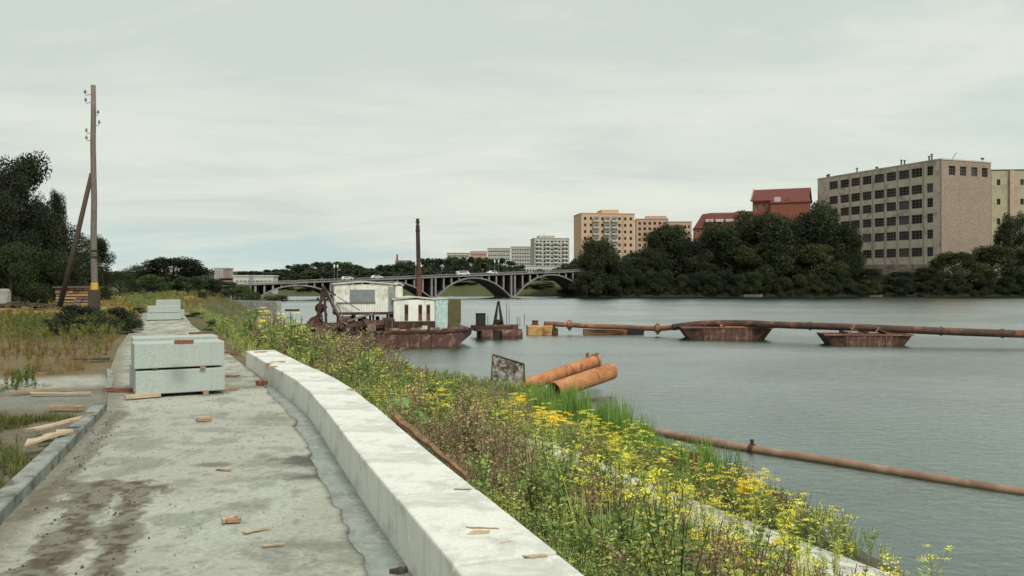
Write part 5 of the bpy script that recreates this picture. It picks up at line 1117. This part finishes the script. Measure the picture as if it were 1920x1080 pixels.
for a in ((1635, 66, 502, 254, 'd', 'low dark bush in front of the retaining wall, left part'), (1690, 66, 508, 254, 'd', 'low dark bush in front of the retaining wall, middle'), (1735, 66, 500, 254, 'd', 'dark bush at the right end of the retaining wall'),
          (1790, 110, 470, 256, 'd', 'broad dark thicket tree below the end wall of the factory'), (1860, 120, 458, 256, 'd', 'broad dark thicket tree below the yellow building'), (1930, 110, 462, 258, 'd', 'dark thicket cut by the right edge of the photo'),
          (1280, 70, 520, 249, 'd', 'low dark bush at the water below the tall bushy tree'), (1240, 60, 512, 249, 'd', 'low bush at the water below the mid height tree'), (1100, 66, 505, 238.5, 'd', 'dark bush hiding the right end of the bridge'), (1137, 60, 515, 240, 'd', 'dark bush at the water under the rounded tree')):
    tree(*a[:6], name='bush', cat='bush', group='bushes along the far river bank')
xw = 1165; k_ = 0; rn = random.Random(4)
while xw < 1960:
    tree(xw, 46+rn.uniform(-6, 10), (512 if not 1600 < xw < 1750 else 527)+rn.uniform(-9, 6), float(np.interp(xw, [1160, 1250, 1500, 1960], [241.5, 243.5, 245.5, 249.5])), rn.choice('dd'), 'dark shrub at the waterline of the far bank, one of a long unbroken row', name='shrub', cat='shrub', group='dark shrubs along the far waterline', trunk=False, z0=0.05)
    xw += rn.uniform(24, 32)
for a in ((1175, 40, 533, 243.5, 'g', 'light green bush at the water below the spreading tree'), (1208, 36, 538, 243.5, 'g', 'small light green bush right of the first light green one'), (1065, 45, 534, 248, 'g', 'green bush beneath the last arch by the dark bank'),
          (1020, 60, 527, 256, 'g', 'bright green bush under the rightmost arch'), (996, 40, 534, 256, 'g', 'smaller bright green bush under the rightmost arch'), (850, 60, 532, 262, 'g', 'bright bush under the wide arch, left'), (890, 60, 530, 262, 'g', 'bright bush under the wide arch, middle'),
          (925, 50, 534, 262, 'g', 'bright bush under the wide arch, right'), (520, 60, 541, 262, 'g', 'pale green bush under the leftmost arch, left'), (560, 60, 543, 262, 'g', 'pale green bush under the leftmost arch, middle'), (600, 60, 541, 262, 'g', 'pale green bush under the leftmost arch, right'), (790, 50, 540, 262, 'g', 'green bush behind the cabin roof under the bridge')):
    tree(*a[:6], name='bush', cat='bush', group='light green bushes seen under and beside the bridge', trunk=False)
# row of trees beyond the bridge
rn = random.Random(21); GF = 'trees beyond the bridge'; x = 505
tops = [(500, 507), (530, 501), (560, 493), (600, 490), (640, 489), (665, 494), (690, 508), (708, 497), (730, 494), (760, 490), (800, 483), (840, 481), (900, 482), (950, 484), (985, 500), (1040, 503), (1075, 487), (1090, 485)]
i = 0
while x < 1092:
    yt_ = float(np.interp(x, [t_[0] for t_ in tops], [t_[1] for t_ in tops]))+rn.uniform(-1.5, 2.5)
    if not 985 < x < 1050:
        tree(x, rn.uniform(38, 54), yt_, rn.uniform(300, 350), rn.choice('fh'), 'mid green tree in the dense row beyond the bridge', group=GF)
    x += rn.uniform(15, 22)
for x in (515, 545, 580, 615, 650, 690, 725, 765, 805, 845, 885, 925, 960):
    tree(x, 50, 508+rn.uniform(-4, 4), 285, rn.choice('fh'), 'lower mid green tree just behind the bridge railing', group='lower trees just behind the bridge')
for x, y_, w_ in ((1000, 512, 30), (1045, 503, 32), (1060, 506, 30), (1030, 514, 26)):
    tree(x, w_, y_, 300, 'g' if x != 1045 else 'f', 'small bright tree at the foot of the grey tower', group='small bright trees at the foot of the grey tower')
for x in (455, 476, 500): tree(x, 30, 508+rn.uniform(-2, 3), 330, 'f', 'small distant tree above the white pavilion', group='small distant trees above the white pavilion')
# left bank trees
DB_ = dict(c0=(0.020, 0.026, 0.015), c1=(0.062, 0.075, 0.036))
BIG = crown(31, 42000, 46, 0.034, **DB_); CR['big'] = BIG; CR['big2'] = crown(32, 36000, 40, 0.036, shape='cone', **DB_); CR['mid'] = crown(33, 16000, 34, 0.042, c0=(0.03, 0.045, 0.022), c1=(0.07, 0.095, 0.04), shape='dome')
CR['bush'] = crown(34, 9000, 26, 0.060, c0=(0.04, 0.065, 0.025), c1=(0.10, 0.14, 0.05), shape='dome', low=0.02)
CR['darkbush'] = crown(35, 9000, 26, 0.060, c0=(0.03, 0.04, 0.025), c1=(0.075, 0.085, 0.05), shape='dome', low=0.02)
tree(38, 185, 272, 62, 'big2', 'tall ragged dark tree at the left edge of the photo', z0=2.9, rz=.4)
tree(-20, 200, 300, 58, 'big', 'dark tree half cut off by the left edge', z0=2.9, rz=1.4)
tree(66, 170, 375, 64, 'big', 'broad dark lower tree in front of the tall ragged one', z0=2.9, rz=2.2)
tree(108, 60, 345, 66, 'big2', 'slender dark tree top reaching right of the tall ragged tree', z0=2.9, rz=3.1)
tree(168, 95, 436, 70, 'big', 'smaller dark tree behind the utility pole', z0=2.9, rz=.9)
tree(150, 120, 462, 68, 'mid', 'dark spreading tree low behind the timber pile', z0=2.9); tree(20, 150, 440, 56, 'mid', 'dark undergrowth tree below the tall ragged one', z0=2.9); tree(110, 130, 460, 60, 'mid', 'dark undergrowth tree between the tall tree and the pole', z0=2.9)
tree(325, 168, 479, 96, 'd', 'smooth rounded dark tree on the left bank', z0=2.9, rz=.3); tree(262, 100, 492, 100, 'mid', 'lower dark tree left of the smooth rounded one', z0=2.9, rz=2)
for a in ((225, 80, 505, 88, 'bush', 'green bush left of the rounded tree, nearest the pole'), (285, 90, 512, 86, 'bush', 'green bush below the left side of the rounded tree'), (350, 90, 516, 88, 'bush', 'green bush below the right side of the rounded tree'),
          (400, 60, 520, 96, 'bush', 'green bush right of the rounded tree'), (425, 60, 526, 110, 'bush', 'bush at the left end of the bridge railing'), (455, 60, 531, 120, 'bush', 'bush hiding the left end of the bridge'), (435, 70, 540, 106, 'bush', 'low bush on the quay wall'), (478, 40, 545, 150, 'bush', 'low bush below the leftmost bridge columns'),
          (520, 90, 552, 190, 'darkbush', 'low dark bush at the water beneath the leftmost arch')):
    tree(*a[:6], name='bush', cat='bush', group='green bushes on the left bank', z0=2.7 if a[3] < 115 else None)
for a in ((148, 120, 566, 26.5, 'darkbush', 'dark elder bush left of the pole foot'), (214, 105, 570, 25.5, 'darkbush', 'dark elder bush right of the pole foot'), (105, 70, 592, 25, 'darkbush', 'low dark bush left of the elder bushes'), (262, 40, 574, 42, 'darkbush', 'brownish low bush left of the distant block stack'),
          (248, 60, 594, 27, 'bush', 'bright green bush by the left edge of the path'), (415, 80, 596, 27.5, 'bush', 'dense green weeds clump beside the path beyond the parapet'), (470, 55, 606, 25, 'bush', 'dark green clump over the far end of the parapet'), (368, 50, 583, 38, 'bush', 'green clump right of the distant block stack')):
    x_ = (a[0]-CX)*a[3]/FPX
    tree(*a[:6], name='bush', cat='bush', group='bushes beside the path', z0=PZ-.1 if a[0] < 400 else gz1(x_, a[3])-.05, trunk=False)

# ---------------------------------------------------------------- weeds
def stem_quads(pts, w_, c):      # a thin crossed strip along points
    V = []; C_ = []
    for a, b in zip(pts[:-1], pts[1:]):
        a = np.array(a); b = np.array(b); d = unit(b-a)
        for s in (np.array([1, 0, 0]), np.array([0, 1, 0])):
            V.append([a-s*w_/2, a+s*w_/2, b+s*w_/2, b-s*w_/2]); C_.append(c)
    return V, C_
def tmpl_leafy(seed, h=0.8, n=130, cl=((.08, .13, .03), (.24, .31, .09)), L=0.07, spread=.28, W_=.38, tips=None, stemc=(.08, .09, .04)):
    g = np.random.default_rng(seed); V = []; Cc = []
    nb = 7; br = []
    for i in range(nb):
        a = g.uniform(0, 6.28); z0 = g.uniform(.05, .55)*h if i else 0; r = g.uniform(.3, 1)*spread*h if i else .02
        p = [(0, 0, z0), (r*.6*math.cos(a), r*.6*math.sin(a), z0+(h-z0)*.5), (r*math.cos(a), r*math.sin(a), z0+(h-z0)*g.uniform(.75, 1.0))]; br.append(p)
        v, c = stem_quads(p, .007, stemc); V += v; Cc += c
    V = np.array(V, float); Cc = np.array(Cc, float)
    bi = g.integers(0, nb, n); t_ = g.random(n)**.8; B = np.array(br)
    P = np.where(t_[:, None] < .5, B[bi, 0]+(B[bi, 1]-B[bi, 0])*(t_*2)[:, None], B[bi, 1]+(B[bi, 2]-B[bi, 1])*(t_*2-1)[:, None])
    d = unit(np.c_[g.normal(size=(n, 2)), g.uniform(-.3, .9, n)]); l = L*g.uniform(.5, 1.4, n)*(1.2-.5*t_)
    Vl = leaves(P, d, l, l*W_, g); k = g.random(n)[:, None]; Cl = np.array(cl[0])*(1-k)+np.array(cl[1])*k
    if tips is not None:
        m_ = (t_ > .72) & (g.random(n) < .75); Cl[m_] = np.array(tips)*g.uniform(.6, 1.3, (m_.sum(), 1)); Vl[m_] = leaves(P[m_]+g.normal(size=(m_.sum(), 3))*.018, d[m_], .028, .018, g)
    return np.concatenate([V, Vl]), np.concatenate([Cc, Cl])
def tmpl_umbel(seed, h=0.95, nu=9, nf=26, fc=(.74, .67, .06), lc=((.20, .25, .05), (.46, .50, .13))):
    g = np.random.default_rng(seed); V = []; Cc = []; FV = []; FC = []
    v, c = stem_quads([(0, 0, 0), (.02, .01, h*.5), (0, .03, h*.93)], .010, (.13, .15, .04)); V += v; Cc += c
    for i in range(nu):
        a = g.uniform(0, 6.28); z0 = g.uniform(.35, .8)*h; r = g.uniform(.06, .26); zt = h*g.uniform(.72, 1.04); tp = np.array([r*math.cos(a), r*math.sin(a), zt])
        v, c = stem_quads([(0, 0, z0), tuple(tp*np.array([.5, .5, 0])+np.array([0, 0, (z0+zt)/2-.02])), tuple(tp)], .005, (.16, .18, .05)); V += v; Cc += c
        q = tp+np.c_[g.normal(size=(nf, 2))*.036, g.uniform(-.008, .010, nf)]; d = unit(np.c_[g.normal(size=(nf, 2)), g.uniform(-.2, .4, nf)])
        FV.append(leaves(q, d, .019, .015, g)); FC.append(np.array(fc)*g.uniform(.55, 1.15, (nf, 1))*np.array([1, g.uniform(.85, 1.1), 1]))
    n = 46; z = g.uniform(.05, .8, n)*h; a = g.uniform(0, 6.28, n); r = g.uniform(.02, .16, n); P = np.c_[r*np.cos(a), r*np.sin(a), z]; d = unit(np.c_[np.cos(a), np.sin(a), g.uniform(-.2, .7, n)])
    l = g.uniform(.05, .12, n); Vl = leaves(P, d, l, l*.28, g); k = g.random(n)[:, None]; Cl = np.array(lc[0])*(1-k)+np.array(lc[1])*k
    return np.concatenate([np.array(V, float), Vl]+FV), np.concatenate([np.array(Cc, float), Cl]+FC)
def tmpl_grass(seed, h=0.5, n=40, c0=(.12, .18, .04), c1=(.34, .37, .12), spread=.12, w_=.010, lean=.45):
    g = np.random.default_rng(seed); a = g.uniform(0, 6.28, n); r = spread*np.sqrt(g.random(n)); P = np.c_[r*np.cos(a), r*np.sin(a), np.zeros(n)]
    hh = h*g.uniform(.45, 1.05, n); b = g.uniform(0, 6.28, n); ln = lean*g.random(n)*hh; d1 = np.c_[np.cos(b)*ln*.4, np.sin(b)*ln*.4, hh*.6]; d2 = np.c_[np.cos(b)*ln, np.sin(b)*ln, hh]
    s = np.c_[-np.sin(b), np.cos(b), np.zeros(n)]*(w_*.5)
    V = np.concatenate([np.stack([P-s, P+s, P+d1+s*.9, P+d1-s*.9], 1), np.stack([P+d1-s*.9, P+d1+s*.9, P+d2+s*.15, P+d2-s*.15], 1)]); k = np.tile(g.random(n), 2)[:, None]
    return V, np.array(c0)*(1-k)+np.array(c1)*k
def tmpl_broad(seed, n=16, L=.30, c0=(.06, .15, .045), c1=(.13, .28, .10), h=.5):
    g = np.random.default_rng(seed); V = []; Cc = []
    for i in range(n):
        a = g.uniform(0, 6.28); z = g.uniform(.1, 1)*h; r = g.uniform(.05, .25); o = np.array([r*math.cos(a), r*math.sin(a), z]); u = np.array([math.cos(a), math.sin(a), g.uniform(-.35, .25)]); u /= np.linalg.norm(u)
        s = np.array([-math.sin(a), math.cos(a), g.uniform(-.3, .3)]); l = L*g.uniform(.5, 1); w_ = l*.42; c = np.array(c0)+(np.array(c1)-np.array(c0))*g.random(); up = np.array([0, 0, 1.0])
        f = lambda t_, k: o+u*l*t_+s*w_*k+up*(.10*l*abs(k)-.16*l*t_*t_)
        for sd in (-1, 1):
            pr = [(0, .0), (.18, .85), (.5, 1.0), (.8, .55), (1.0, 0)]
            for (t0, k0), (t1, k1) in zip(pr[:-1], pr[1:]): V.append([f(t0, 0), f(t0, k0*sd), f(t1, k1*sd), f(t1, 0)]); Cc.append(c*(1 if sd > 0 else .9))
        v, cc = stem_quads([(0, 0, 0), tuple(o)], .008, (.09, .12, .05)); V += v; Cc += cc
    return np.array(V, float), np.array(Cc, float)
def tmpl_spike(seed, h=1.0, c=(.22, .085, .06), ns=5):
    g = np.random.default_rng(seed); V = []; Cc = []; LV = []; LC = []
    for i in range(ns):
        a = g.uniform(0, 6.28); r = g.uniform(.05, .22); zt = h*g.uniform(.7, 1.0); tp = np.array([r*math.cos(a), r*math.sin(a), zt])
        v, cc = stem_quads([(0, 0, 0), tuple(tp*.5+np.array([0, 0, .02])), tuple(tp)], .012, (.13, .07, .045)); V += v; Cc += cc; n = 110; t_ = g.uniform(.42, 1, n)
        P = tp[None]*t_[:, None]+g.normal(size=(n, 3))*.022*(1.25-t_)[:, None]; LV.append(leaves(P, unit(g.normal(size=(n, 3))+np.array([0, 0, .6])), .032, .022, g)); LC.append(np.array(c)*g.uniform(.5, 1.3, (n, 1)))
    n = 14; a = g.uniform(0, 6.28, n); P = np.c_[np.zeros((n, 2)), g.uniform(0, .4, n)]; LV.append(leaves(P, unit(np.c_[np.cos(a), np.sin(a), g.uniform(0, .8, n)]), .22, .06, g)); LC.append(np.array((.09, .10, .04))*g.uniform(.7, 1.3, (n, 1)))
    return np.concatenate([np.array(V, float)]+LV), np.concatenate([np.array(Cc, float)]+LC)
def scatter(name, items, label, kind='stuff', cat=None):    # items: (template, x, y, z, scale, tint)
    Vs, Cs_ = [], []
    for (V, Cc), x, y, z, s, tint in items:
        a = rng.uniform(0, 6.28); c_, s_ = math.cos(a), math.sin(a); tx, ty = rng.normal(0, .10, 2)
        Rm = np.array([[c_, s_, 0], [-s_, c_, 0], [tx, ty, 1]])
        Vs.append((V@Rm)*s+np.array([x, y, z])); Cs_.append(Cc*np.asarray(tint))
    o = quads_mesh(name, np.concatenate(Vs), np.clip(np.concatenate(Cs_), 0, .9), M['weed']); return tag(o, label, cat, None, kind)
GRN = [tmpl_leafy(100+i, .8, 150) for i in range(4)]
GRN2 = [tmpl_leafy(110+i, .7, 150, ((.20, .23, .05), (.44, .45, .13)), .06) for i in range(3)]
MAU = [tmpl_leafy(120+i, .85, 190, ((.13, .13, .06), (.32, .29, .13)), .055, tips=(.30, .185, .125), stemc=(.12, .08, .05)) for i in range(4)]
BRN = [tmpl_leafy(130+i, .75, 150, ((.20, .15, .07), (.42, .30, .14)), .05, stemc=(.14, .10, .05)) for i in range(3)]
UMB = [tmpl_umbel(140+i) for i in range(4)]
GRS = [tmpl_grass(150+i) for i in range(3)]; DRY = [tmpl_grass(160+i, .4, 40, (.20, .16, .08), (.34, .27, .14)) for i in range(3)]
REED = [tmpl_grass(170+i, 1.15, 46, (.06, .12, .025), (.19, .30, .06), .22, .020, .35) for i in range(3)]
SHORT = [tmpl_grass(180+i, .16, 30, (.09, .12, .04), (.20, .21, .08), .10, .007, .9) for i in range(3)]
BRD = [tmpl_broad(190+i) for i in range(3)]; SPK = [tmpl_spike(200+i) for i in range(3)]
def proj(x, y, z): return CX+x*FPX/y, HY+(H-z)*FPX/y
shore_x = lambda y: float(np.interp(y, [p[1] for p in SHORE[:18]], [p[0] for p in SHORE[:18]]))
top_x = lambda y: float(np.interp(y, [p[1] for p in TOP[:16]], [p[0] for p in TOP[:16]]))
ys_ = np.array([p[1] for p in SHORE[:18]]); xs_ = np.array([p[0] for p in SHORE[:18]]); yt2 = np.array([p[1] for p in TOP[:16]]); xt2 = np.array([p[0] for p in TOP[:16]])
items = []; spots = []
NT = 9500
cy = 2.6+(62-2.6)*rng.random(NT*3)**1.75
xs0 = np.interp(cy, yt2, xt2); xs1 = np.interp(cy, ys_, xs_); fr = rng.random(NT*3); cx = xs0+(xs1-xs0)*fr
keep = rng.random(NT*3) < np.clip((xs1-xs0)/9, .2, 1)*np.clip(1.15-cy/90, .3, 1)
# keep only what could be seen near the photo's frame
keep &= (cx/cy < .70)
cx, cy, fr = cx[keep][:NT], cy[keep][:NT], fr[keep][:NT]; czz = gz(cx, cy)
YZ = [(at_ground(px, py)[:2], r_) for px, py, r_ in ((1020, 850, .75), (985, 800, .9), (1090, 850, .6), (1160, 890, 1.0), (1220, 930, .9), (960, 770, .9), (1400, 990, .9), (1350, 1060, 1.0), (1500, 1070, .8), (1250, 1090, .9), (1480, 1110, 1.0), (640, 690, 1.6), (1130, 960, .5))]
yz = np.max([sstep(1.35, .3, np.hypot(cx-q[0], cy-q[1])/r_) for q, r_ in YZ], axis=0)
zone = fbm(cx, cy, .55, 3); zone2 = fbm(cx+70, cy, .9, 3); jit = rng.random(len(cx))
sl_d = (cx-P0.x)*(-dr_.y)+(cy-P0.y)*dr_.x      # signed side of the slab's lower edge
along_s = (cx-P0.x)*dr_.x+(cy-P0.y)*dr_.y
off = (cx-P0.x)*up_.x+(cy-P0.y)*up_.y          # how far up the slope from the lower edge
for x, y, z, f, za, zb2_, j, of, al, yk in zip(cx, cy, czz, fr, zone, zone2, jit, off, along_s, yz):
    if z < 0.02: continue
    px, py = proj(x, y, z+.4)
    hs = float(np.interp(y, [3, 8, 15, 25, 40, 60], [.62, .70, .72, .62, .80, .9]))
    onslab = (-.05 < of < 2.9) and (-.6 < al < 11.5)
    if onslab and (rng.random() < (.93 if of < 1.4 else .76)): continue
    if y > 20 and f > .55: hs *= .62
    if f < .6 and y > 12: hs *= float(np.interp(y, [12, 16, 24, 31, 60], [1.0, 1.3, 1.15, .62, .5]))
    if onslab: hs *= .75
    if 2.9 <= of < 5.2 and -.6 < al < 12: hs *= .55
    T_ = None; tint = rng.uniform(.75, 1.2)*np.array([1, 1, 1.0])
    if f < .10 and y < 16: hs *= .62                            # low along the parapet so its top stays clear
    if yk*.75+za*.35 > .55 and rng.random() < .42: T_ = UMB[int(j*97) % 4]
    elif za > .60 and j < .12: T_ = UMB[int(j*97) % 4]
    elif f > .82 and 18 < y < 34: T_ = REED[int(j*97) % 3]; hs *= .85
    elif zb2_ > .625 and f < .75: T_ = MAU[int(j*97) % 4]
    elif zb2_ < .40 and y > 9: T_ = BRN[int(j*97) % 3] if j < .45 else GRN2[int(j*97) % 3]
    elif j < .12: T_ = GRS[int(j*97) % 3]; hs *= 1.3
    elif j < .17: T_ = MAU[int(j*97) % 4]
    elif j < .55: T_ = GRN2[int(j*97) % 3]
    else: T_ = GRN[int(j*97) % 4]
    if onslab: T_ = UMB[int(j*97) % 4] if j < .15 else GRN2[int(j*97) % 3]
    if y > 14 and T_ is not None and y < 40 and f < .5 and j > .9: hs *= 1.25
    items.append((T_, x, y, z-.03, hs*float(np.clip(rng.lognormal(-.08, .28), .5, 1.6)), tint))
scatter('weeds', items, 'dense tangle of green, mauve and yellow weeds on the embankment slope')
# plants that stand out one by one
def plant(tm, name, px, py, z, s, label, cat='plant', group=None, D=None):
    p = W(px, py, z) if D is None else A(px, D, z=z)
    g_ = gz1(p.x, p.y)
    V, Cc = tm; o = quads_mesh(name, V, Cc, M['weed']); o.location = (p.x, p.y, max(g_, -.1)-.03); o.scale = (s, s, s); o.rotation_euler = (rng.normal(0, .05), rng.normal(0, .05), rng.uniform(0, 6.28)); return tag(o, label, cat, group)
def plant_at(tm, name, px, py, s, label, cat='plant', group=None):
    x, y, z = at_ground(px, py); V, Cc = tm; o = quads_mesh(name, V, Cc, M['weed']); o.location = (x, y, z-.03); o.scale = (s, s, s); o.rotation_euler = (rng.normal(0, .05), rng.normal(0, .05), rng.uniform(0, 6.28)); return tag(o, label, cat, group)
for i, (px, py, s, lb) in enumerate(((1302, 912, 1.0, 'tall reddish dock spikes standing against the water above the white slab'), (1262, 900, .75, 'thin brown dock plant left of the tall reddish one'), (1238, 905, .6, 'small dark dock plant beside the yellow umbels near the reeds'),
        (1462, 992, .9, 'single red brown dock spike right of the big yellow clump'), (1360, 945, .8, 'faded brown seed heads right of the tall dock spikes'), (1510, 1000, .6, 'short brown spike near the right end of the weeds'), (1325, 920, .85, 'second reddish dock leaning right of the tallest'))):
    plant_at(SPK[i % 3], 'dock_plant', px, py, s, lb, 'plant', 'reddish dock plants near the water')
for i, (px, py, s, lb) in enumerate(((1040, 1000, .5, 'broad green burdock leaf near the parapet edge'), (1130, 1078, .8, 'large green burdock leaves crowding the nearest parapet'), (1085, 1050, .6, 'green burdock leaves just above the bottom edge'), (730, 790, .9, 'broad leaved burdock behind the middle of the parapet'),
        (762, 815, .8, 'broad leaved burdock beside the timber log end'), (690, 750, .8, 'leafy burdock clump beyond the bend of the parapet'), (1055, 905, .45, 'small burdock in the mauve weeds'))):
    plant_at(BRD[i % 3], 'burdock', px, py, s, lb, 'plant', 'burdocks among the weeds')
big_u = [(1180, 900), (1150, 890), (1215, 905), (1120, 870), (1240, 925), (1090, 860), (1395, 985), (1420, 995), (1370, 980), (1440, 1010), (1350, 975), (1000, 850), (1020, 842), (980, 838), (1560, 1050), (1300, 1060), (1350, 1075), (1400, 1070), (1250, 1075), (1450, 1078), (1500, 1070), (1200, 1040),
         (1270, 1030), (1330, 1030), (1180, 1075), (1600, 1075), (1480, 1050), (1380, 1050), (960, 860), (1140, 930), (1230, 980), (1410, 1030), (1045, 880), (1650, 1078)]
for i, (px, py) in enumerate(big_u[:30:2]+big_u[1:12:2]):
    plant_at(UMB[i % 4], 'yellow_umbel_plant', px, py, rng.uniform(.85, 1.15), 'yellow flowering umbel plant standing out of the weeds by the white slab', 'plant', 'yellow flowering umbel plants on the slope')
# tall feathery plants growing in front of the white slab, and a tall clump against the dredger
for i in range(30):
    al_ = rng.uniform(1.0, 9.5); of_ = rng.uniform(.2, 4.2); q = P0+dr_*al_+up_*of_
    if q.y < 7.2: continue
    Vt, Ct = (UMB[i % 4] if i % 3 == 0 else GRN2[i % 3]); o = quads_mesh('feathery_weed', Vt, np.clip(Ct*np.array((1.05, 1.1, .9)), 0, .9), M['weed']); o.location = (q.x, q.y, gz1(q.x, q.y)-.03)
    s_ = rng.uniform(.6, 1.0); o.scale = (s_, s_, s_); o.rotation_euler = (rng.normal(0, .08), rng.normal(0, .08), rng.uniform(0, 6.28))
    tag(o, 'tall feathery yellow green weed growing in front of the white slab', 'plant', 'tall feathery weeds in front of the white slab')
for i, (px, py, s_, lb) in enumerate(((684, 668, 1.5, 'tallest weed silhouetted against the dredger hull'), (700, 672, 1.3, 'tall weed just right of the tallest against the dredger'), (668, 668, 1.2, 'tall weed just left of the tallest against the dredger'), (640, 662, 1.2, 'tall thin weed under the derrick of the dredger'), (722, 682, 1.15, 'tall brownish weed near the bow side of the weed clump'), (610, 655, 1.1, 'leaning tall weed left of the derrick'))):
    plant((MAU+GRN2+BRN)[i*2 % 10], 'tall_weed', px, 0, 0, s_*1.45, lb, 'plant', 'tall weeds in front of the dredger', D=31+i*.5)
# bright yellow goldenrod like clump
GLD = tmpl_umbel(210, .9, 26, 60, (.80, .62, .03))
for i, (px, py, lb) in enumerate(((1020, 838, 'brightest yellow flower clump in the middle of the slope'), (1045, 850, 'bright yellow flower clump right of the brightest'), (975, 800, 'bright yellow flower clump below the stained board'), (1400, 985, 'big golden flower clump against the water'))):
    plant_at(GLD, 'goldenrod', px, py, 1.0 if i != 3 else .9, lb, 'plant', 'bright yellow flower clumps')
# reeds at the shore
for i in range(26):
    px = rng.uniform(1070, 1222); py = float(np.interp(px, [1070, 1120, 1222], [775, 815, 850]))+rng.uniform(-14, 14)
    plant_at(REED[i % 3], 'reed_clump', px, py, rng.uniform(.8, 1.15), 'dark green reed clump at the waterline where the thin pipe starts', 'reeds', 'reed clumps at the waterline')
for i in range(10):
    px = rng.uniform(1000, 1075); py = rng.uniform(745, 775); plant_at(REED[i % 3], 'reed_clump', px, py, rng.uniform(.6, .9), 'light green reed clump at the foot of the rusty pipes', 'reeds', 'light reed clumps below the rusty pipes')
# left side grasses
items = []
def patch(n, x0, x1, y0, y1, tms, s0, s1, tint=(1, 1, 1), cond=None):
    k = 0
    for _ in range(n):
        x = rng.uniform(x0, x1); y = rng.uniform(y0, y1)
        if dist_path(x, y) : continue
        if cond is not None and not cond(x, y): continue
        items.append((tms[rng.integers(len(tms))], x, y, gz_l(x, y), rng.uniform(s0, s1), np.array(tint)*np.array((.66, .58, .56))*rng.uniform(.7, 1.25)))
_pl = PATH_L
def dist_path(x, y): return x > np.interp(y, [p[1] for p in _pl], [p[0] for p in _pl])-.2
def gz_l(x, y): return PZ-.07
patch(2700, -7.0, -3.2, 4.6, 9.9, SHORT, .4, 1.0, (.75, .85, .6), lambda x, y: x > -1.0*y*.66-.5 and fbm(x, y, 1.2, 3) > .41)
patch(170, -6.6, -3.4, 4.6, 8.6, GRN+GRN2+BRD, .10, .22, (1, 1.05, .9))
patch(2600, -26, -9, 21.5, 36, GRN+GRN2+GRS+SHORT, .35, .7, (.95, .95, .85), lambda x, y: x > -.66*y)
patch(1500, -18, -8, 16.5, 23, BRN+DRY+SHORT+SHORT+GRN2, .25, .5, (.9, .9, .75), lambda x, y: x > -.66*y)
patch(500, -13, -6, 12.3, 16.5, DRY+SHORT, .3, .7, (1, 1, .8), lambda x, y: fbm(x, y, .8, 3) > .5)
patch(2600, -46, -17, 36, 70, DRY+DRY+GRN2, .35, .7, (1.1, 1, .7), lambda x, y: x > -.66*y)
patch(90, -8.5, -7.2, 12.0, 13.2, SHORT+[GRN[1]], .3, .55, (.8, 1, .7))
scatter('grass', items, 'rough grass and weeds left of the path')
# right edge of the path beyond the parapet
items = []
for _ in range(900):
    y = rng.uniform(16, 50); x = np.interp(y, [p[1] for p in PATH_R], [p[0] for p in PATH_R])+rng.uniform(.15, 2.2)+(y-16)*.03
    items.append(((GRN+GRN2+GRS+DRY)[rng.integers(13)], x, y, gz1(x, y)-.05, rng.uniform(.35, .75), rng.uniform(.8, 1.3)*np.ones(3)))
for _ in range(1500):
    y = 42+60*rng.random(); x0_, x1_ = np.interp(y, [p[1] for p in TOP[8:18]], [p[0] for p in TOP[8:18]]), np.interp(y, [p[1] for p in SHORE[10:20]], [p[0] for p in SHORE[10:20]])
    x = x0_-3+(x1_-x0_+2.2)*rng.random()
    items.append(((GRN+GRN2+BRN+DRY)[rng.integers(13)], x, y, gz1(x, y)-.05, rng.uniform(.5, 1.1)*(1.0 if x < x0_ else .75), rng.uniform(.6, 1.0)*np.ones(3)))
scatter('verge_weeds', items, 'weeds along the right verge of the path beyond the parapet')
# crumbs of earth and gravel on the slab
mb = MB(); rn = random.Random(77)
def crumb(x, y, s):
    mb.hexa([(x-s, y-s, PZ), (x+s*rn.uniform(.4, 1), y-s*rn.uniform(.4, 1), PZ), (x+s, y+s, PZ), (x-s*rn.uniform(.4, 1), y+s*rn.uniform(.4, 1), PZ), (x-s*.5, y-s*.5, PZ+s*rn.uniform(.7, 1.3)+.006), (x+s*.5, y-s*.4, PZ+s+.006), (x+s*.4, y+s*.5, PZ+s+.006), (x-s*.5, y+s*.4, PZ+s*.8+.006)])
for pts, wd, n in (([(-3.2, 6.5), (-2.82, 5.2), (-2.4, 3.6)],   .14, 60), ([(-2.95, 6.5), (-2.46, 5.2), (-2.05, 3.8)], .11, 50), ([(-3.3, 5.6), (-3.9, 7.6), (-4.8, 10.1)], .12, 70)):
    P_ = along(pts, 200)
    for _ in range(n): q = P_[rn.randrange(200)]; crumb(q[0]+rn.gauss(0, wd*.6), q[1]+rn.gauss(0, wd*.6), rn.uniform(.003, .009))
tag(mb.build('soil_crumbs', mat('crumb', (.13, .095, .06), (.07, .055, .04), 20, .95)), 'brown crumbs of earth in the wheel tracks', kind='stuff')
mb = MB()
for _ in range(420): y = rn.uniform(3.5, 14); x = rn.uniform(np.interp(y, [p[1] for p in PATH_L], [p[0] for p in PATH_L])+.1, np.interp(y, [p[1] for p in PATH_R], [p[0] for p in PATH_R])-.45); crumb(x, y, rn.uniform(.002, .007))
tag(mb.build('gravel', mat('grit', (.36, .35, .30), (.16, .15, .13), 20, .95)), 'loose grit scattered over the slab path', kind='stuff')
